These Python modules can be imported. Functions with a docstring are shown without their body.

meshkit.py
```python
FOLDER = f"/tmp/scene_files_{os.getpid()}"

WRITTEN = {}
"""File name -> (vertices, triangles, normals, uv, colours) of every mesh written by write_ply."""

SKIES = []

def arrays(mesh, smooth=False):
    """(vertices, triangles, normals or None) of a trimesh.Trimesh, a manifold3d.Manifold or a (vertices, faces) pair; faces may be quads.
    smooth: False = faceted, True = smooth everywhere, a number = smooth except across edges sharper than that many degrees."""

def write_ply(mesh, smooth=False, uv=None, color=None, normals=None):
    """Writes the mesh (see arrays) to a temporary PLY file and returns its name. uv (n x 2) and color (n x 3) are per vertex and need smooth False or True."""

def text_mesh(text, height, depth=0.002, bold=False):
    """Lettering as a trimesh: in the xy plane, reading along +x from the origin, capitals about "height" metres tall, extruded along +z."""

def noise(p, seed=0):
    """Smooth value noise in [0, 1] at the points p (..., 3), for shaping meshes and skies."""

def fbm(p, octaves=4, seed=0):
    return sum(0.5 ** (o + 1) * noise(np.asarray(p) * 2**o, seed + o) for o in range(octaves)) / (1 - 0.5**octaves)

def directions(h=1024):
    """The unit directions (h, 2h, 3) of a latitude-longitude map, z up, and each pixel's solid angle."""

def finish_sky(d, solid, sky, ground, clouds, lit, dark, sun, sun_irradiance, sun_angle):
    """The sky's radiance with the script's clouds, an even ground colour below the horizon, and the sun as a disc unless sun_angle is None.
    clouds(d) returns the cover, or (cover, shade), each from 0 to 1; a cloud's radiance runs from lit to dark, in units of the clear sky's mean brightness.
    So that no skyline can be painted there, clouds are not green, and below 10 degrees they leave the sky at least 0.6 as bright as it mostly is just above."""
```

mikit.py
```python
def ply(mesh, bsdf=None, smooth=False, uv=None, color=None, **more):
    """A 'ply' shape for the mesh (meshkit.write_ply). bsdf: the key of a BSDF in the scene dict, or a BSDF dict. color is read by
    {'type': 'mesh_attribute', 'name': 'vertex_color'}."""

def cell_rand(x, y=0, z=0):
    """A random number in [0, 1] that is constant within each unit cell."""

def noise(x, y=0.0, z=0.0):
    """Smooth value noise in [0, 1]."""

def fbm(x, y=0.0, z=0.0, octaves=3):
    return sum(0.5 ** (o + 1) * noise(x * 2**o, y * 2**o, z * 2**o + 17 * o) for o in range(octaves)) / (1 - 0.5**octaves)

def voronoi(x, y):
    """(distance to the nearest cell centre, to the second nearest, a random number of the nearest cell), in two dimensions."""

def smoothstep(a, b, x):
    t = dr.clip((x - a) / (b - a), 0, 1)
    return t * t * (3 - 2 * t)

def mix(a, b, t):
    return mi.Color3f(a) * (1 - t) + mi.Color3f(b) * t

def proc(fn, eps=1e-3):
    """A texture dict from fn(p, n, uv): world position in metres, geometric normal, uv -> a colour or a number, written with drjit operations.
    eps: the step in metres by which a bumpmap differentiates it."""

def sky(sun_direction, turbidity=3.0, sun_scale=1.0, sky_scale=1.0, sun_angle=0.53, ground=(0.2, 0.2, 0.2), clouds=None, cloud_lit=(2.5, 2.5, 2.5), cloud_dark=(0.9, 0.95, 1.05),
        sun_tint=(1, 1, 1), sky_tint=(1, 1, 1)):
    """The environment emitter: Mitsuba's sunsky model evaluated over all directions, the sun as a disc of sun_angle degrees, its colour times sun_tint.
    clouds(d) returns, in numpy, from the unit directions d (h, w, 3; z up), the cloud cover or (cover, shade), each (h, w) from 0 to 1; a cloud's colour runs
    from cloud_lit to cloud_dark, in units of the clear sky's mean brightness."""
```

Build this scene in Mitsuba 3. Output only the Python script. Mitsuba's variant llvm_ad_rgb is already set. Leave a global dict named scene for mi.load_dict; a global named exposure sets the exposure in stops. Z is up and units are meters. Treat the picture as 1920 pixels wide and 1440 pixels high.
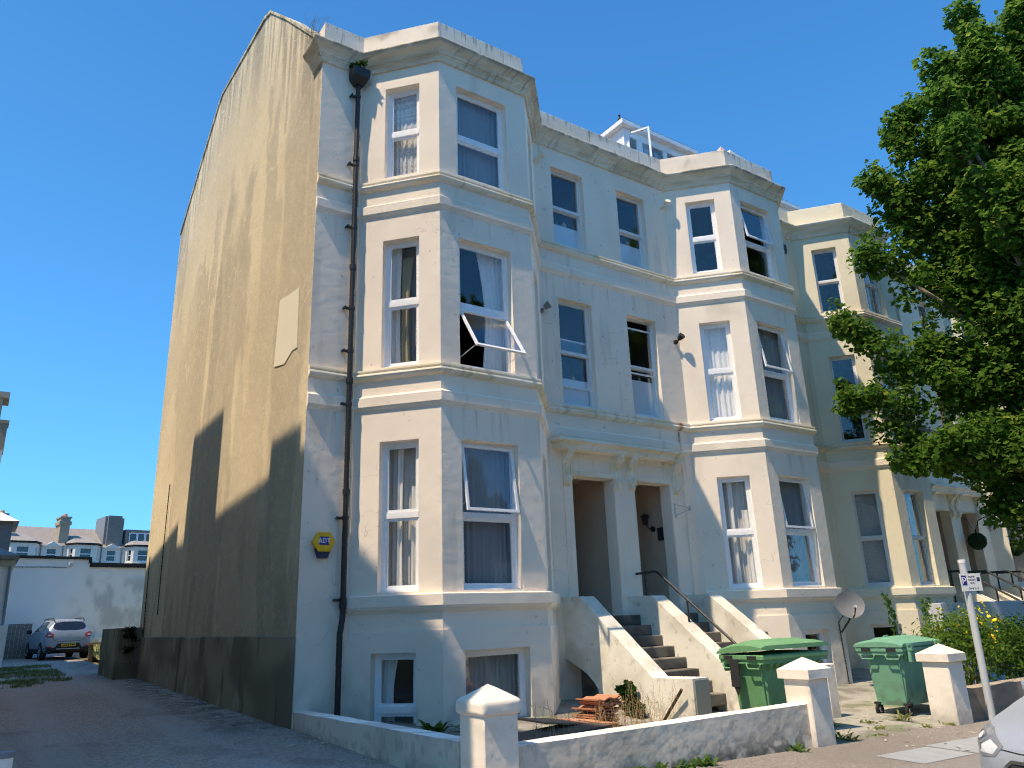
import math, random
import numpy as np, trimesh, mitsuba as mi, drjit as dr
import manifold3d as m3
import shapely, shapely.geometry as sg
from shapely.ops import unary_union
from scipy.spatial import Delaunay
import mikit, meshkit
from mikit import proc, noise, fbm, voronoi, cell_rand, smoothstep, mix

T = mi.ScalarTransform4f
scene, labels = {}, {}
rng = np.random.default_rng(7)
random.seed(7)

# ------------------------------------------------------------------ camera, sky, exposure
F_PX, YAW, PITCH, ROLL, CAM = 1427.12, 34.5906, 17.1832, -2.0735, np.array([-3.8076, -11.1483, 1.1880])
_y, _p, _r = map(math.radians, (YAW, PITCH, ROLL))
FW = np.array([math.sin(_y) * math.cos(_p), math.cos(_y) * math.cos(_p), math.sin(_p)])
_rt = np.cross(FW, [0, 0, 1]); _rt /= np.linalg.norm(_rt); _up = np.cross(_rt, FW)
UP = -_rt * math.sin(_r) + _up * math.cos(_r)
scene['camera'] = {'type': 'perspective', 'fov': math.degrees(2 * math.atan(960 / F_PX)), 'fov_axis': 'x', 'near_clip': 0.1, 'far_clip': 2000.0,
                   'to_world': T().look_at(origin=CAM.tolist(), target=(CAM + FW).tolist(), up=UP.tolist())}
SUN_AZ, SUN_EL = math.radians(6.8), math.radians(60.5)
SUN = (-math.cos(SUN_AZ) * math.cos(SUN_EL), -math.sin(SUN_AZ) * math.cos(SUN_EL), math.sin(SUN_EL))
scene['sky'] = mikit.sky(SUN, turbidity=2.6, sky_scale=1.45, sky_tint=(0.45, 0.95, 1.17), sun_tint=(1.0, 0.955, 0.88), ground=(0.2, 0.2, 0.2))
exposure = 1.9

# ------------------------------------------------------------------ materials
def pr(base, rough=0.7, bump=None, spec=0.3, **kw):
    b = {'type': 'principled', 'base_color': base if isinstance(base, dict) else {'type': 'rgb', 'value': list(base)}, 'roughness': rough, 'specular': spec, **kw}
    if bump:
        fn, scale = bump
        b = {'type': 'bumpmap', 'arbitrary': proc(fn, 2e-3), 'scale': scale, 'bsdf': b}
    return {'type': 'twosided', 'bsdf': b}

def ss(a, b, x): return smoothstep(a, b, x)

def f_white(p, n, uv, base=(0.87, 0.77, 0.645)):
    q = p.x + p.y * 0.7
    streak = fbm(q * 5.0, 3.1, p.z * 0.45, 3)
    patch = fbm(p.x * 0.9, p.y * 0.9, p.z * 0.7, 3)
    c = mix(base, tuple(v * 0.86 for v in base), ss(0.35, 0.75, patch) * 0.7)
    c = mix(c, (0.50, 0.46, 0.40), ss(0.62, 0.80, streak) * 0.35)
    dz = dr.minimum(dr.minimum(ss(0.9, 0.0, 4.93 - p.z) * ss(0, .01, 4.93 - p.z), ss(0.9, 0.0, 8.40 - p.z) * ss(0, .01, 8.40 - p.z)) + dr.maximum(ss(0.7, 0.0, 4.42 - p.z) * ss(0, .01, 4.42 - p.z), ss(0.7, 0.0, 7.88 - p.z) * ss(0, .01, 7.88 - p.z)), 1.0)
    dp_ = fbm(q * 11.0, 8.0, p.z * 0.3, 3)
    c = mix(c, (0.47, 0.40, 0.30), dz * ss(0.58, 0.75, dp_) * 0.5)
    spot = fbm(p.x * 14.0, p.y * 14.0, p.z * 9.0, 3)
    c = mix(c, (0.36, 0.34, 0.31), ss(0.79, 0.83, spot) * 0.5)
    low = ss(0.9, -0.3, p.z) * ss(0.40, 0.65, fbm(p.x * 3.0, p.y * 3.0, p.z * 2.2, 3))
    c = mix(c, (0.36, 0.34, 0.30), low * 0.55)
    rs = dr.exp(-dr.square((p.x - 8.16 + 0.02 * noise(p.z * 9.0, 1.0, 2.0)) / 0.035)) * ss(4.25, 5.0, p.z) * ss(5.12, 5.06, p.z) * ss(0.0, -0.01, p.y) * ss(-0.3, -0.2, p.y)
    c = mix(c, (0.36, 0.17, 0.07), rs * 0.8)
    v = dr.abs(fbm(p.x * 1.1 + 4.0, p.y * 1.1, p.z * 1.1, 4) - 0.5)
    crack = ss(0.0025, 0.0, v) * ss(0.62, 0.70, noise(p.x * 0.5, p.y * 0.5, p.z * 0.4 + 9.0))
    return mix(c, (0.42, 0.39, 0.34), crack * 0.7)
def f_yellow(p, n, uv): return f_white(p, n, uv, (0.79, 0.735, 0.57))
def f_pale(p, n, uv): return f_white(p, n, uv, (0.78, 0.73, 0.58))
def b_wall(p, n, uv): return fbm(p.x * 9.0, p.y * 9.0, p.z * 9.0, 3)
def f_trim(p, n, uv):
    c = mix((0.80, 0.745, 0.63), (0.74, 0.65, 0.47), ss(0.35, 0.7, fbm(p.x * 1.6, p.y * 1.6, p.z * 6.0, 3)))
    s = fbm(p.x * 13.0 + p.y * 9.0, 1.0, p.z * 1.2, 3)
    rs = dr.exp(-dr.square((p.x - 8.2) / 0.07)) * ss(4.85, 4.95, p.z) * ss(5.2, 5.1, p.z)
    c = mix(c, (0.33, 0.14, 0.05), rs * 0.85)
    return mix(c, (0.34, 0.29, 0.21), ss(0.64, 0.80, s) * 0.45)
def f_cornice(p, n, uv):
    c = mix((0.74, 0.655, 0.51), (0.60, 0.50, 0.355), ss(0.35, 0.7, fbm(p.x * 2.0, p.y * 2.0, p.z * 5.0, 3)))
    s = fbm(p.x * 22.0 + p.y * 15.0, 1.0, p.z * 1.5, 3)
    c = mix(c, (0.24, 0.205, 0.155), ss(0.56, 0.80, s) * 0.55)
    return mix(c, (0.13, 0.12, 0.10), ss(11.12, 11.22, p.z) * ss(0.3, 0.6, fbm(p.x * 5.0, p.y * 5.0, 0.0, 3)) * 0.8)
def f_parapet(p, n, uv):
    c = mix((0.86, 0.775, 0.65), (0.71, 0.625, 0.51), ss(0.35, 0.75, fbm(p.x * 1.5, p.y * 1.5, p.z * 2.0, 3)))
    s = fbm(p.x * 17.0 + p.y * 12.0, 2.0, p.z * 1.5, 3)
    return mix(c, (0.26, 0.24, 0.22), ss(0.52, 0.78, s + (p.z - 11.7) * 0.5) * 0.7)
def f_gable(p, n, uv):
    y, z = p.y, p.z
    c = mix((0.62, 0.535, 0.37), (0.54, 0.46, 0.315), ss(0.35, 0.7, fbm(y * 0.35, 2.0, z * 0.3, 3)))
    big = fbm(y * 0.75 + 3.0, 5.0, z * 0.13, 4)
    edge = fbm(y * 3.0, 7.0, z * 0.9, 4)
    stain = ss(0.485, 0.52, big + (edge - 0.5) * 0.22) * (0.55 + 0.45 * ss(0.35, 0.65, fbm(y * 0.5, 9.0, z * 0.25, 2)))
    c = mix(c, (0.38, 0.33, 0.245), stain * 0.6)
    ed = (fbm(y * 1.6, 3.0, z * 0.5, 4) - 0.5) * 2.2
    colA = ss(1.6, 1.2, dr.abs(y - 5.6 - 0.12 * (8.0 - z) + ed)) * ss(11.6, 10.4, z + 2.0 * ed)
    colB = ss(0.75, 0.55, dr.abs(y - 1.15 + ed * 0.35)) * ss(12.0, 10.5, z + ed)
    c = mix(c, (0.355, 0.31, 0.235), dr.maximum(colA, colB * 0.8) * (0.45 + 0.4 * fbm(y * 3.0, 6.0, z * 1.0, 3)))
    drip = fbm(y * 7.0, 1.0, z * 0.35, 3)
    zt = dr.minimum(dr.minimum(11.33 + 0.97 * y, 15.2 + 0.133 * (y - 4.25)), 15.74 - 0.54 * (y - 8.6))
    topd = ss(2.6, 0.1, zt - z + 1.2 * (fbm(y * 1.3, 2.0, 1.0, 2) - 0.5)) * ss(0.34, 0.62, drip)
    c = mix(c, (0.24, 0.215, 0.17), topd * 0.75)
    low = ss(4.2, 0.8, z + 2.4 * (fbm(y * 1.1, 4.0, z * 0.25, 3) - 0.5))
    c = mix(c, (0.44, 0.365, 0.24), low * 0.45)
    c = mix(c, (0.30, 0.25, 0.165), low * ss(0.5, 0.72, fbm(y * 2.6, 8.0, z * 0.7, 3)) * 0.6)
    seam = dr.abs(fbm(y * 0.33, 3.0, z * 0.33 + y * 0.12, 3) - 0.5)
    c = mix(c, (0.66, 0.60, 0.46), ss(0.004, 0.0, seam) * 0.5)
    g = fbm(y * 30.0, 1.0, z * 26.0, 2)
    sp = fbm(y * 9.0, 4.0, z * 8.0, 3)
    c = mix(c, (0.40, 0.34, 0.25), ss(0.58, 0.76, sp) * 0.16)
    c = mix(c, (0.72, 0.65, 0.50), ss(0.44, 0.26, sp) * 0.14)
    return c * (0.90 + 0.2 * g)
def b_gable(p, n, uv): return 0.6 * fbm(p.y * 2.5, 1.0, p.z * 2.0, 3) + 0.25 * fbm(p.y * 14.0, p.x * 14.0, p.z * 12.0, 3)
def f_gplinth(p, n, uv):
    q = p.y + p.x * 1.3
    c = mix((0.27, 0.235, 0.165), (0.16, 0.14, 0.10), ss(0.35, 0.65, fbm(q * 0.8, 1.0, p.z * 0.9, 3)))
    s = fbm(q * 4.0, 3.0, p.z * 0.6, 3)
    c = mix(c, (0.07, 0.065, 0.05), ss(0.55, 0.75, s) * 0.7)
    c = mix(c, (0.36, 0.33, 0.27), ss(0.66, 0.78, fbm(q * 2.2, 6.0, p.z * 1.0, 4)) * 0.7)
    return mix(c, (0.05, 0.05, 0.04), ss(0.05, -0.2, p.z + 0.25 * fbm(q * 3.0, 0.0, 0.0, 3)) * 0.7)
def f_lowwall(p, n, uv):
    q = p.x + p.y * 0.8
    c = mix((0.70, 0.64, 0.54), (0.59, 0.535, 0.445), ss(0.35, 0.68, fbm(q * 1.6, 1.0, p.z * 2.5, 3)))
    s = fbm(q * 13.0, 3.0, p.z * 7.0, 4)
    c = mix(c, (0.33, 0.30, 0.25), ss(0.52, 0.78, s) * 0.42)
    m = fbm(q * 7.0, 5.0, p.z * 6.0, 3)
    c = mix(c, (0.055, 0.06, 0.05), ss(0.02, -0.36, p.z + 0.35 * (m - 0.5) + 0.02) * ss(0.40, 0.6, m))
    top = ss(0.5, 0.9, n.z)
    return mix(c, mix((0.74, 0.71, 0.65), (0.52, 0.49, 0.44), ss(0.5, 0.7, fbm(q * 5.0, 2.0, 0.0, 3))), top)
def f_pier(p, n, uv):
    c = mix((0.86, 0.78, 0.66), (0.74, 0.665, 0.56), ss(0.4, 0.75, fbm(p.x * 4.0, p.y * 4.0, p.z * 4.0, 3)))
    s = fbm(p.x * 20.0, p.y * 20.0, p.z * 14.0, 3)
    c = mix(c, (0.45, 0.43, 0.39), ss(0.72, 0.82, s) * 0.5)
    return mix(c, (0.30, 0.29, 0.26), ss(-0.12, -0.42, p.z + 0.2 * (s - 0.5)) * 0.6)
def f_stair(p, n, uv):
    c = mix((0.79, 0.76, 0.66), (0.64, 0.60, 0.50), ss(0.4, 0.72, fbm(p.x * 2.0, p.y * 2.4, p.z * 2.0, 3)))
    s = fbm(p.x * 16.0, p.y * 13.0, p.z * 8.0, 4)
    c = mix(c, (0.36, 0.33, 0.28), ss(0.60, 0.78, s) * 0.55)
    return mix(c, (0.33, 0.31, 0.27), ss(0.15, -0.4, p.z) * ss(0.35, 0.6, s) * 0.7)
def f_step(p, n, uv): return mix((0.17, 0.155, 0.13), (0.08, 0.075, 0.065), ss(0.35, 0.7, fbm(p.x * 4.0, p.y * 4.0, p.z * 4.0, 3)))
def f_tarmac(p, n, uv):
    g = fbm(p.x * 45.0, p.y * 45.0, 0.0, 2)
    c = mix((0.25, 0.215, 0.183), (0.375, 0.328, 0.285), ss(0.3, 0.75, g))
    c = mix(c, (0.15, 0.135, 0.125), ss(0.45, 0.75, fbm(p.x * 0.55, p.y * 0.4, 1.0, 3)) * 0.35)
    trk = dr.maximum(ss(0.35, 0.15, dr.abs(p.x + 1.25 + 0.3 * (noise(p.y * 0.15, 1.0, 1.0) - 0.5))), ss(0.35, 0.15, dr.abs(p.x + 2.85 + 0.3 * (noise(p.y * 0.15, 1.0, 1.0) - 0.5))))
    c = mix(c, (0.36, 0.34, 0.32), trk * 0.30 * (0.5 + fbm(p.x * 3.0, p.y * 0.8, 2.0, 2)))
    c = mix(c, (0.07, 0.066, 0.064), ss(0.66, 0.76, fbm(p.x * 1.6 + 3.0, p.y * 1.2, 8.0, 3)) * 0.22)
    peb = ss(0.60, 0.70, fbm(p.x * 16.0, p.y * 16.0, 5.0, 2)) * ss(6.0, 12.0, p.y)
    c = mix(c, (0.36, 0.35, 0.335), peb * 0.6)
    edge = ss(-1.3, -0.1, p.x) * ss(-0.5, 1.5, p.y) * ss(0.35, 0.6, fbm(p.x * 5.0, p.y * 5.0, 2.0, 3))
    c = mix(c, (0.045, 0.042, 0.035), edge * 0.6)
    moss = ss(-1.6, -2.6, p.x) * ss(11.0, 15.0, p.y) * ss(23.0, 19.0, p.y) * ss(0.42, 0.6, fbm(p.x * 1.6, p.y * 1.2, 3.0, 3))
    return mix(c, (0.08, 0.12, 0.03), moss * 0.8)
def b_tarmac(p, n, uv): return fbm(p.x * 40.0, p.y * 40.0, 0.0, 2)
def f_pave(p, n, uv):
    g = fbm(p.x * 55.0, p.y * 55.0, 0.0, 2)
    c = mix((0.15, 0.133, 0.118), (0.215, 0.192, 0.172), ss(0.3, 0.7, g))
    c = mix(c, (0.15, 0.135, 0.12), ss(0.45, 0.7, fbm(p.x * 0.9, p.y * 0.9, 1.0, 3)) * 0.6)
    return mix(c, (0.19, 0.183, 0.175), ss(-6.0, -6.6, p.y + 0.2 * fbm(p.x * 1.3, 0.0, 0.0, 3)) * 0.7)
def f_yard(p, n, uv):
    c = mix((0.26, 0.25, 0.22), (0.16, 0.15, 0.125), ss(0.35, 0.7, fbm(p.x * 2.5, p.y * 2.5, 0.0, 4)))
    c = mix(c, (0.10, 0.13, 0.05), ss(0.55, 0.72, fbm(p.x * 3.5, p.y * 3.5, 7.0, 3)) * 0.6)
    return c * (0.9 + 0.2 * fbm(p.x * 40.0, p.y * 40.0, 0.0, 2))
def f_slab(p, n, uv): return mix((0.30, 0.315, 0.325), (0.23, 0.24, 0.25), fbm(p.x * 6.0, p.y * 6.0, p.z, 3))
def f_road(p, n, uv): return mix((0.055, 0.055, 0.057), (0.095, 0.093, 0.09), fbm(p.x * 30.0, p.y * 30.0, 0.0, 2))
def f_earth(p, n, uv): return mix((0.10, 0.085, 0.06), (0.16, 0.15, 0.09), fbm(p.x * 2.0, p.y * 2.0, 0.0, 3))
def f_grass(p, n, uv): return mix((0.20, 0.22, 0.07), (0.34, 0.31, 0.13), fbm(p.x * 6.0, p.y * 6.0, p.z * 6.0, 3))
def f_endwall(p, n, uv):
    c = mix((0.84, 0.82, 0.80), (0.76, 0.74, 0.72), fbm(p.x * 1.5, p.y, p.z * 0.8, 3))
    g = ss(0.4, 0.7, fbm(p.x * 2.2, 1.0, p.z * 1.1, 4)) * ss(-0.8, 0.6, p.x) * ss(4.2, 3.4, p.z)
    return mix(c, (0.45, 0.44, 0.43), g * 0.75)
def f_tile(p, n, uv): return mix((0.52, 0.235, 0.12), (0.40, 0.19, 0.11), fbm(p.x * 9.0, p.y * 9.0, p.z * 25.0, 3))
def f_wood(p, n, uv): return mix((0.17, 0.12, 0.085), (0.08, 0.055, 0.04), fbm(p.x * 8.0, p.y * 3.0, p.z * 12.0, 3))
def f_bark(p, n, uv): return mix((0.34, 0.285, 0.21), (0.17, 0.14, 0.10), fbm(p.x * 9.0, p.y * 9.0, p.z * 2.5, 3))
def f_slate(p, n, uv): return mix((0.16, 0.15, 0.145), (0.24, 0.225, 0.21), fbm(p.x * 1.5, p.y * 1.5, p.z * 5.0, 3))
def scuff(c, p):
    s = fbm(p.x * 30.0 + p.y * 30.0, p.z * 5.0, 2.0, 3)
    c = mix(c, (0.32, 0.42, 0.33), ss(0.62, 0.80, s) * 0.25)
    return mix(c, (0.12, 0.13, 0.10), ss(0.2, -0.25, p.z) * ss(0.35, 0.7, fbm(p.x * 8.0, p.y * 8.0, p.z * 8.0, 3)) * 0.6)
def f_bin(p, n, uv): return scuff(mix((0.125, 0.29, 0.125), (0.16, 0.34, 0.16), fbm(p.x * 4.0, p.y * 4.0, p.z * 4.0, 3)), p)
def f_bin2(p, n, uv): return scuff(mix((0.14, 0.33, 0.215), (0.175, 0.38, 0.255), fbm(p.x * 4.0, p.y * 4.0, p.z * 4.0, 3)), p)
def f_brick(p, n, uv): return mix((0.33, 0.275, 0.215), (0.19, 0.155, 0.12), fbm(p.x * 3.0, p.y * 3.0, p.z * 9.0, 3))
def f_porch(p, n, uv): return mix((0.66, 0.54, 0.41), (0.54, 0.43, 0.32), fbm(p.x * 2.0, p.y * 2.0, p.z * 2.0, 3))
def f_net(p, n, uv): return mix((0.62, 0.63, 0.63), (0.38, 0.40, 0.42), ss(0.45, 0.7, fbm(p.x * 26.0 + p.y * 26.0, 0.0, p.z * 20.0, 2)) * 0.75)
def f_rust(p, n, uv): return mix((0.35, 0.14, 0.05), (0.55, 0.33, 0.16), fbm(p.x * 30.0, p.y * 30.0, p.z * 12.0, 2))

MATS = {
    'm_white': pr(proc(f_white), 0.8, (b_wall, 0.004)), 'm_yellow': pr(proc(f_yellow), 0.8, (b_wall, 0.004)), 'm_pale': pr(proc(f_pale), 0.8),
    'm_trim': pr(proc(f_trim), 0.8), 'm_cornice': pr(proc(f_cornice), 0.85), 'm_parapet': pr(proc(f_parapet), 0.85),
    'm_gable': pr(proc(f_gable), 0.9, (b_gable, 0.02)), 'm_gplinth': pr(proc(f_gplinth), 0.9, (b_gable, 0.02)),
    'm_patch': pr((0.66, 0.61, 0.49), 0.9), 'm_lowwall': pr(proc(f_lowwall), 0.9, (b_wall, 0.006)), 'm_pier': pr(proc(f_pier), 0.85, (b_wall, 0.005)),
    'm_stair': pr(proc(f_stair), 0.85, (b_wall, 0.006)), 'm_step': pr(proc(f_step), 0.9), 'm_tarmac': pr(proc(f_tarmac), 0.9, (b_tarmac, 0.008)),
    'm_pave': pr(proc(f_pave), 0.9, (b_tarmac, 0.004)), 'm_yard': pr(proc(f_yard), 0.9), 'm_slab': pr(proc(f_slab), 0.8), 'm_road': pr(proc(f_road), 0.9),
    'm_earth': pr(proc(f_earth), 0.95), 'm_grass': pr(proc(f_grass), 0.9), 'm_endwall': pr(proc(f_endwall), 0.8), 'm_tile': pr(proc(f_tile), 0.8),
    'm_wood': pr(proc(f_wood), 0.7), 'm_bark': pr(proc(f_bark), 0.9), 'm_slate': pr(proc(f_slate), 0.7), 'm_bin': pr(proc(f_bin), 0.45), 'm_bin_b': pr(proc(f_bin2), 0.45),
    'm_brick': pr(proc(f_brick), 0.9), 'm_porch': pr(proc(f_porch), 0.8), 'm_softnet': pr((0.56, 0.56, 0.55), 0.9), 'm_lace': pr((0.24, 0.26, 0.29), 0.9), 'm_net': pr(proc(f_net), 0.9), 'm_rust': pr(proc(f_rust), 0.9),
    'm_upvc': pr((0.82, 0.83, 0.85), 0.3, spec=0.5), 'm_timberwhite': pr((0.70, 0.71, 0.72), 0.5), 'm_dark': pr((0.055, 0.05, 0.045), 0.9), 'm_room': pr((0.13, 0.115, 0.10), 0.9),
    'm_curtain': pr((0.74, 0.74, 0.72), 0.9), 'm_drape': pr((0.36, 0.32, 0.22), 0.9), 'm_blind': pr((0.40, 0.41, 0.41), 0.8), 'm_frost': pr((0.58, 0.63, 0.68), 0.5),
    'm_black': pr((0.018, 0.018, 0.02), 0.4, spec=0.5), 'm_blackmatt': pr((0.03, 0.03, 0.032), 0.75), 'm_rubber': pr((0.025, 0.025, 0.025), 0.8),
    'm_yellowbox': pr((0.78, 0.47, 0.02), 0.4), 'm_blue': pr((0.03, 0.03, 0.22), 0.4), 'm_navy': pr((0.035, 0.045, 0.09), 0.5), 'm_signwhite': pr((0.80, 0.80, 0.78), 0.5),
    'm_galv': pr((0.48, 0.50, 0.51), 0.5, spec=0.5), 'm_dish': pr((0.19, 0.20, 0.215), 0.5), 'm_lamphouse': pr((0.33, 0.35, 0.38), 0.12, spec=0.9, clearcoat=1.0, metallic=0.5), 'm_silver': pr((0.42, 0.465, 0.53), 0.32, metallic=0.35, clearcoat=0.8, clearcoat_gloss=0.9),
    'm_carglass': pr((0.015, 0.018, 0.022), 0.05, spec=0.9), 'm_lens': pr((0.55, 0.57, 0.60), 0.12, spec=0.9, clearcoat=1.0), 'm_chrome': pr((0.75, 0.76, 0.78), 0.15, metallic=1.0),
    'm_red': pr((0.35, 0.03, 0.03), 0.2, spec=0.8), 'm_plate': pr((0.70, 0.50, 0.03), 0.4), 'm_lead': pr((0.22, 0.23, 0.25), 0.6), 'm_greyend': pr((0.30, 0.30, 0.27), 0.8),
    'm_forecourt': pr((0.52, 0.54, 0.56), 0.85), 'm_deadstem': pr((0.40, 0.27, 0.14), 0.9), 'm_flower': pr((0.85, 0.60, 0.02), 0.7), 'm_terracotta': pr((0.75, 0.50, 0.44), 0.9),
    'm_mossy': pr((0.07, 0.075, 0.045), 0.95), 'm_farwall': pr((0.70, 0.68, 0.62), 0.85), 'm_farband': pr((0.46, 0.43, 0.37), 0.85), 'm_chimney': pr((0.33, 0.29, 0.22), 0.9),
    'm_silver_b': pr((0.31, 0.355, 0.42), 0.32, metallic=0.35, clearcoat=0.8, clearcoat_gloss=0.9), 'm_porchfloor': pr((0.50, 0.44, 0.36), 0.7), 'm_blackcoping': pr((0.025, 0.022, 0.022), 0.6), 'm_litter': pr((0.45, 0.40, 0.30), 0.9),
    'm_glass': {'type': 'thindielectric', 'int_ior': 1.55},
    'm_leaf': {'type': 'principledthin', 'base_color': {'type': 'mesh_attribute', 'name': 'vertex_color'}, 'roughness': 0.42, 'spec_trans': 0.0, 'diff_trans': 1.25, 'eta': 1.45},
}
MATS = {k: {**v} for k, v in MATS.items()}
scene.update(MATS)

# ------------------------------------------------------------------ helpers
_used = {}
def uniq(key):
    if key not in _used:
        _used[key] = 0
        return key
    _used[key] += 1
    return f'{key}_{_used[key]:03d}'
def thing(name, label, cat, group=None, kind=None):
    k = uniq(name)
    labels[k] = {'label': label, 'category': cat}
    if group: labels[k]['group'] = group
    if kind: labels[k]['kind'] = kind
    return k
def put(key, mesh, mat, smooth=False, color=None):
    scene[key] = mikit.ply(mesh, mat, smooth=smooth, color=color)
    return key
def part(parent, name, mesh, mat, smooth=False, label=None, kind=None, color=None):
    k = uniq(parent + '__' + name)
    put(k, mesh, mat, smooth, color)
    if label or kind:
        labels[k] = {}
        if label: labels[k]['label'] = label
        if kind: labels[k]['kind'] = kind
    return k
def struct(name, mesh, mat, smooth=False):
    k = uniq(name); put(k, mesh, mat, smooth)
    labels[k] = {'label': name.replace('_', ' '), 'kind': 'structure'}
    return k
def single(name, mesh, mat, label, cat, group=None, kind=None, smooth=False, color=None):
    k = thing(name, label, cat, group, kind)
    return put(k, mesh, mat, smooth, color)
def cat_(*ms):
    ms = [m for m in ms if m is not None]
    return trimesh.util.concatenate(ms)
def box(x0, x1, y0, y1, z0, z1, c=0.0):
    if c <= 0:
        m = trimesh.creation.box((x1 - x0, y1 - y0, z1 - z0)); m.apply_translation(((x0 + x1) / 2, (y0 + y1) / 2, (z0 + z1) / 2)); return m
    pts = []
    for sx in (0, 1):
        for sy in (0, 1):
            for sz in (0, 1):
                X, Y, Z = (x0, x1)[sx], (y0, y1)[sy], (z0, z1)[sz]
                a, b, d = (c, -c)[sx], (c, -c)[sy], (c, -c)[sz]
                pts += [(X + a, Y + b, Z), (X + a, Y, Z + d), (X, Y + b, Z + d)]
    return trimesh.Trimesh(*_hull(pts), process=False)
def _hull(pts):
    h = m3.Manifold.hull_points(np.asarray(pts, float)).to_mesh()
    return h.vert_properties[:, :3], h.tri_verts
def hull(pts): return trimesh.Trimesh(*_hull(pts), process=False)
def xf(m, O, u, v, n):
    """Local (x, y, z) to O + x u + y v + z n."""
    m = m.copy(); M = np.array([u, v, n], float)
    m.vertices = np.asarray(O, float) + np.asarray(m.vertices) @ M
    if np.dot(np.cross(u, v), n) < 0: m.invert()
    return m
def rot(m, deg, axis, point=(0, 0, 0)):
    m = m.copy(); m.apply_transform(trimesh.transformations.rotation_matrix(math.radians(deg), axis, point)); return m
def mv(m, x=0, y=0, z=0):
    m = m.copy(); m.apply_translation((x, y, z)); return m
def cyl(p0, p1, r, n=12, r1=None):
    p0, p1 = np.asarray(p0, float), np.asarray(p1, float)
    return tube([p0, p1], [r, r if r1 is None else r1], n)
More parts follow.
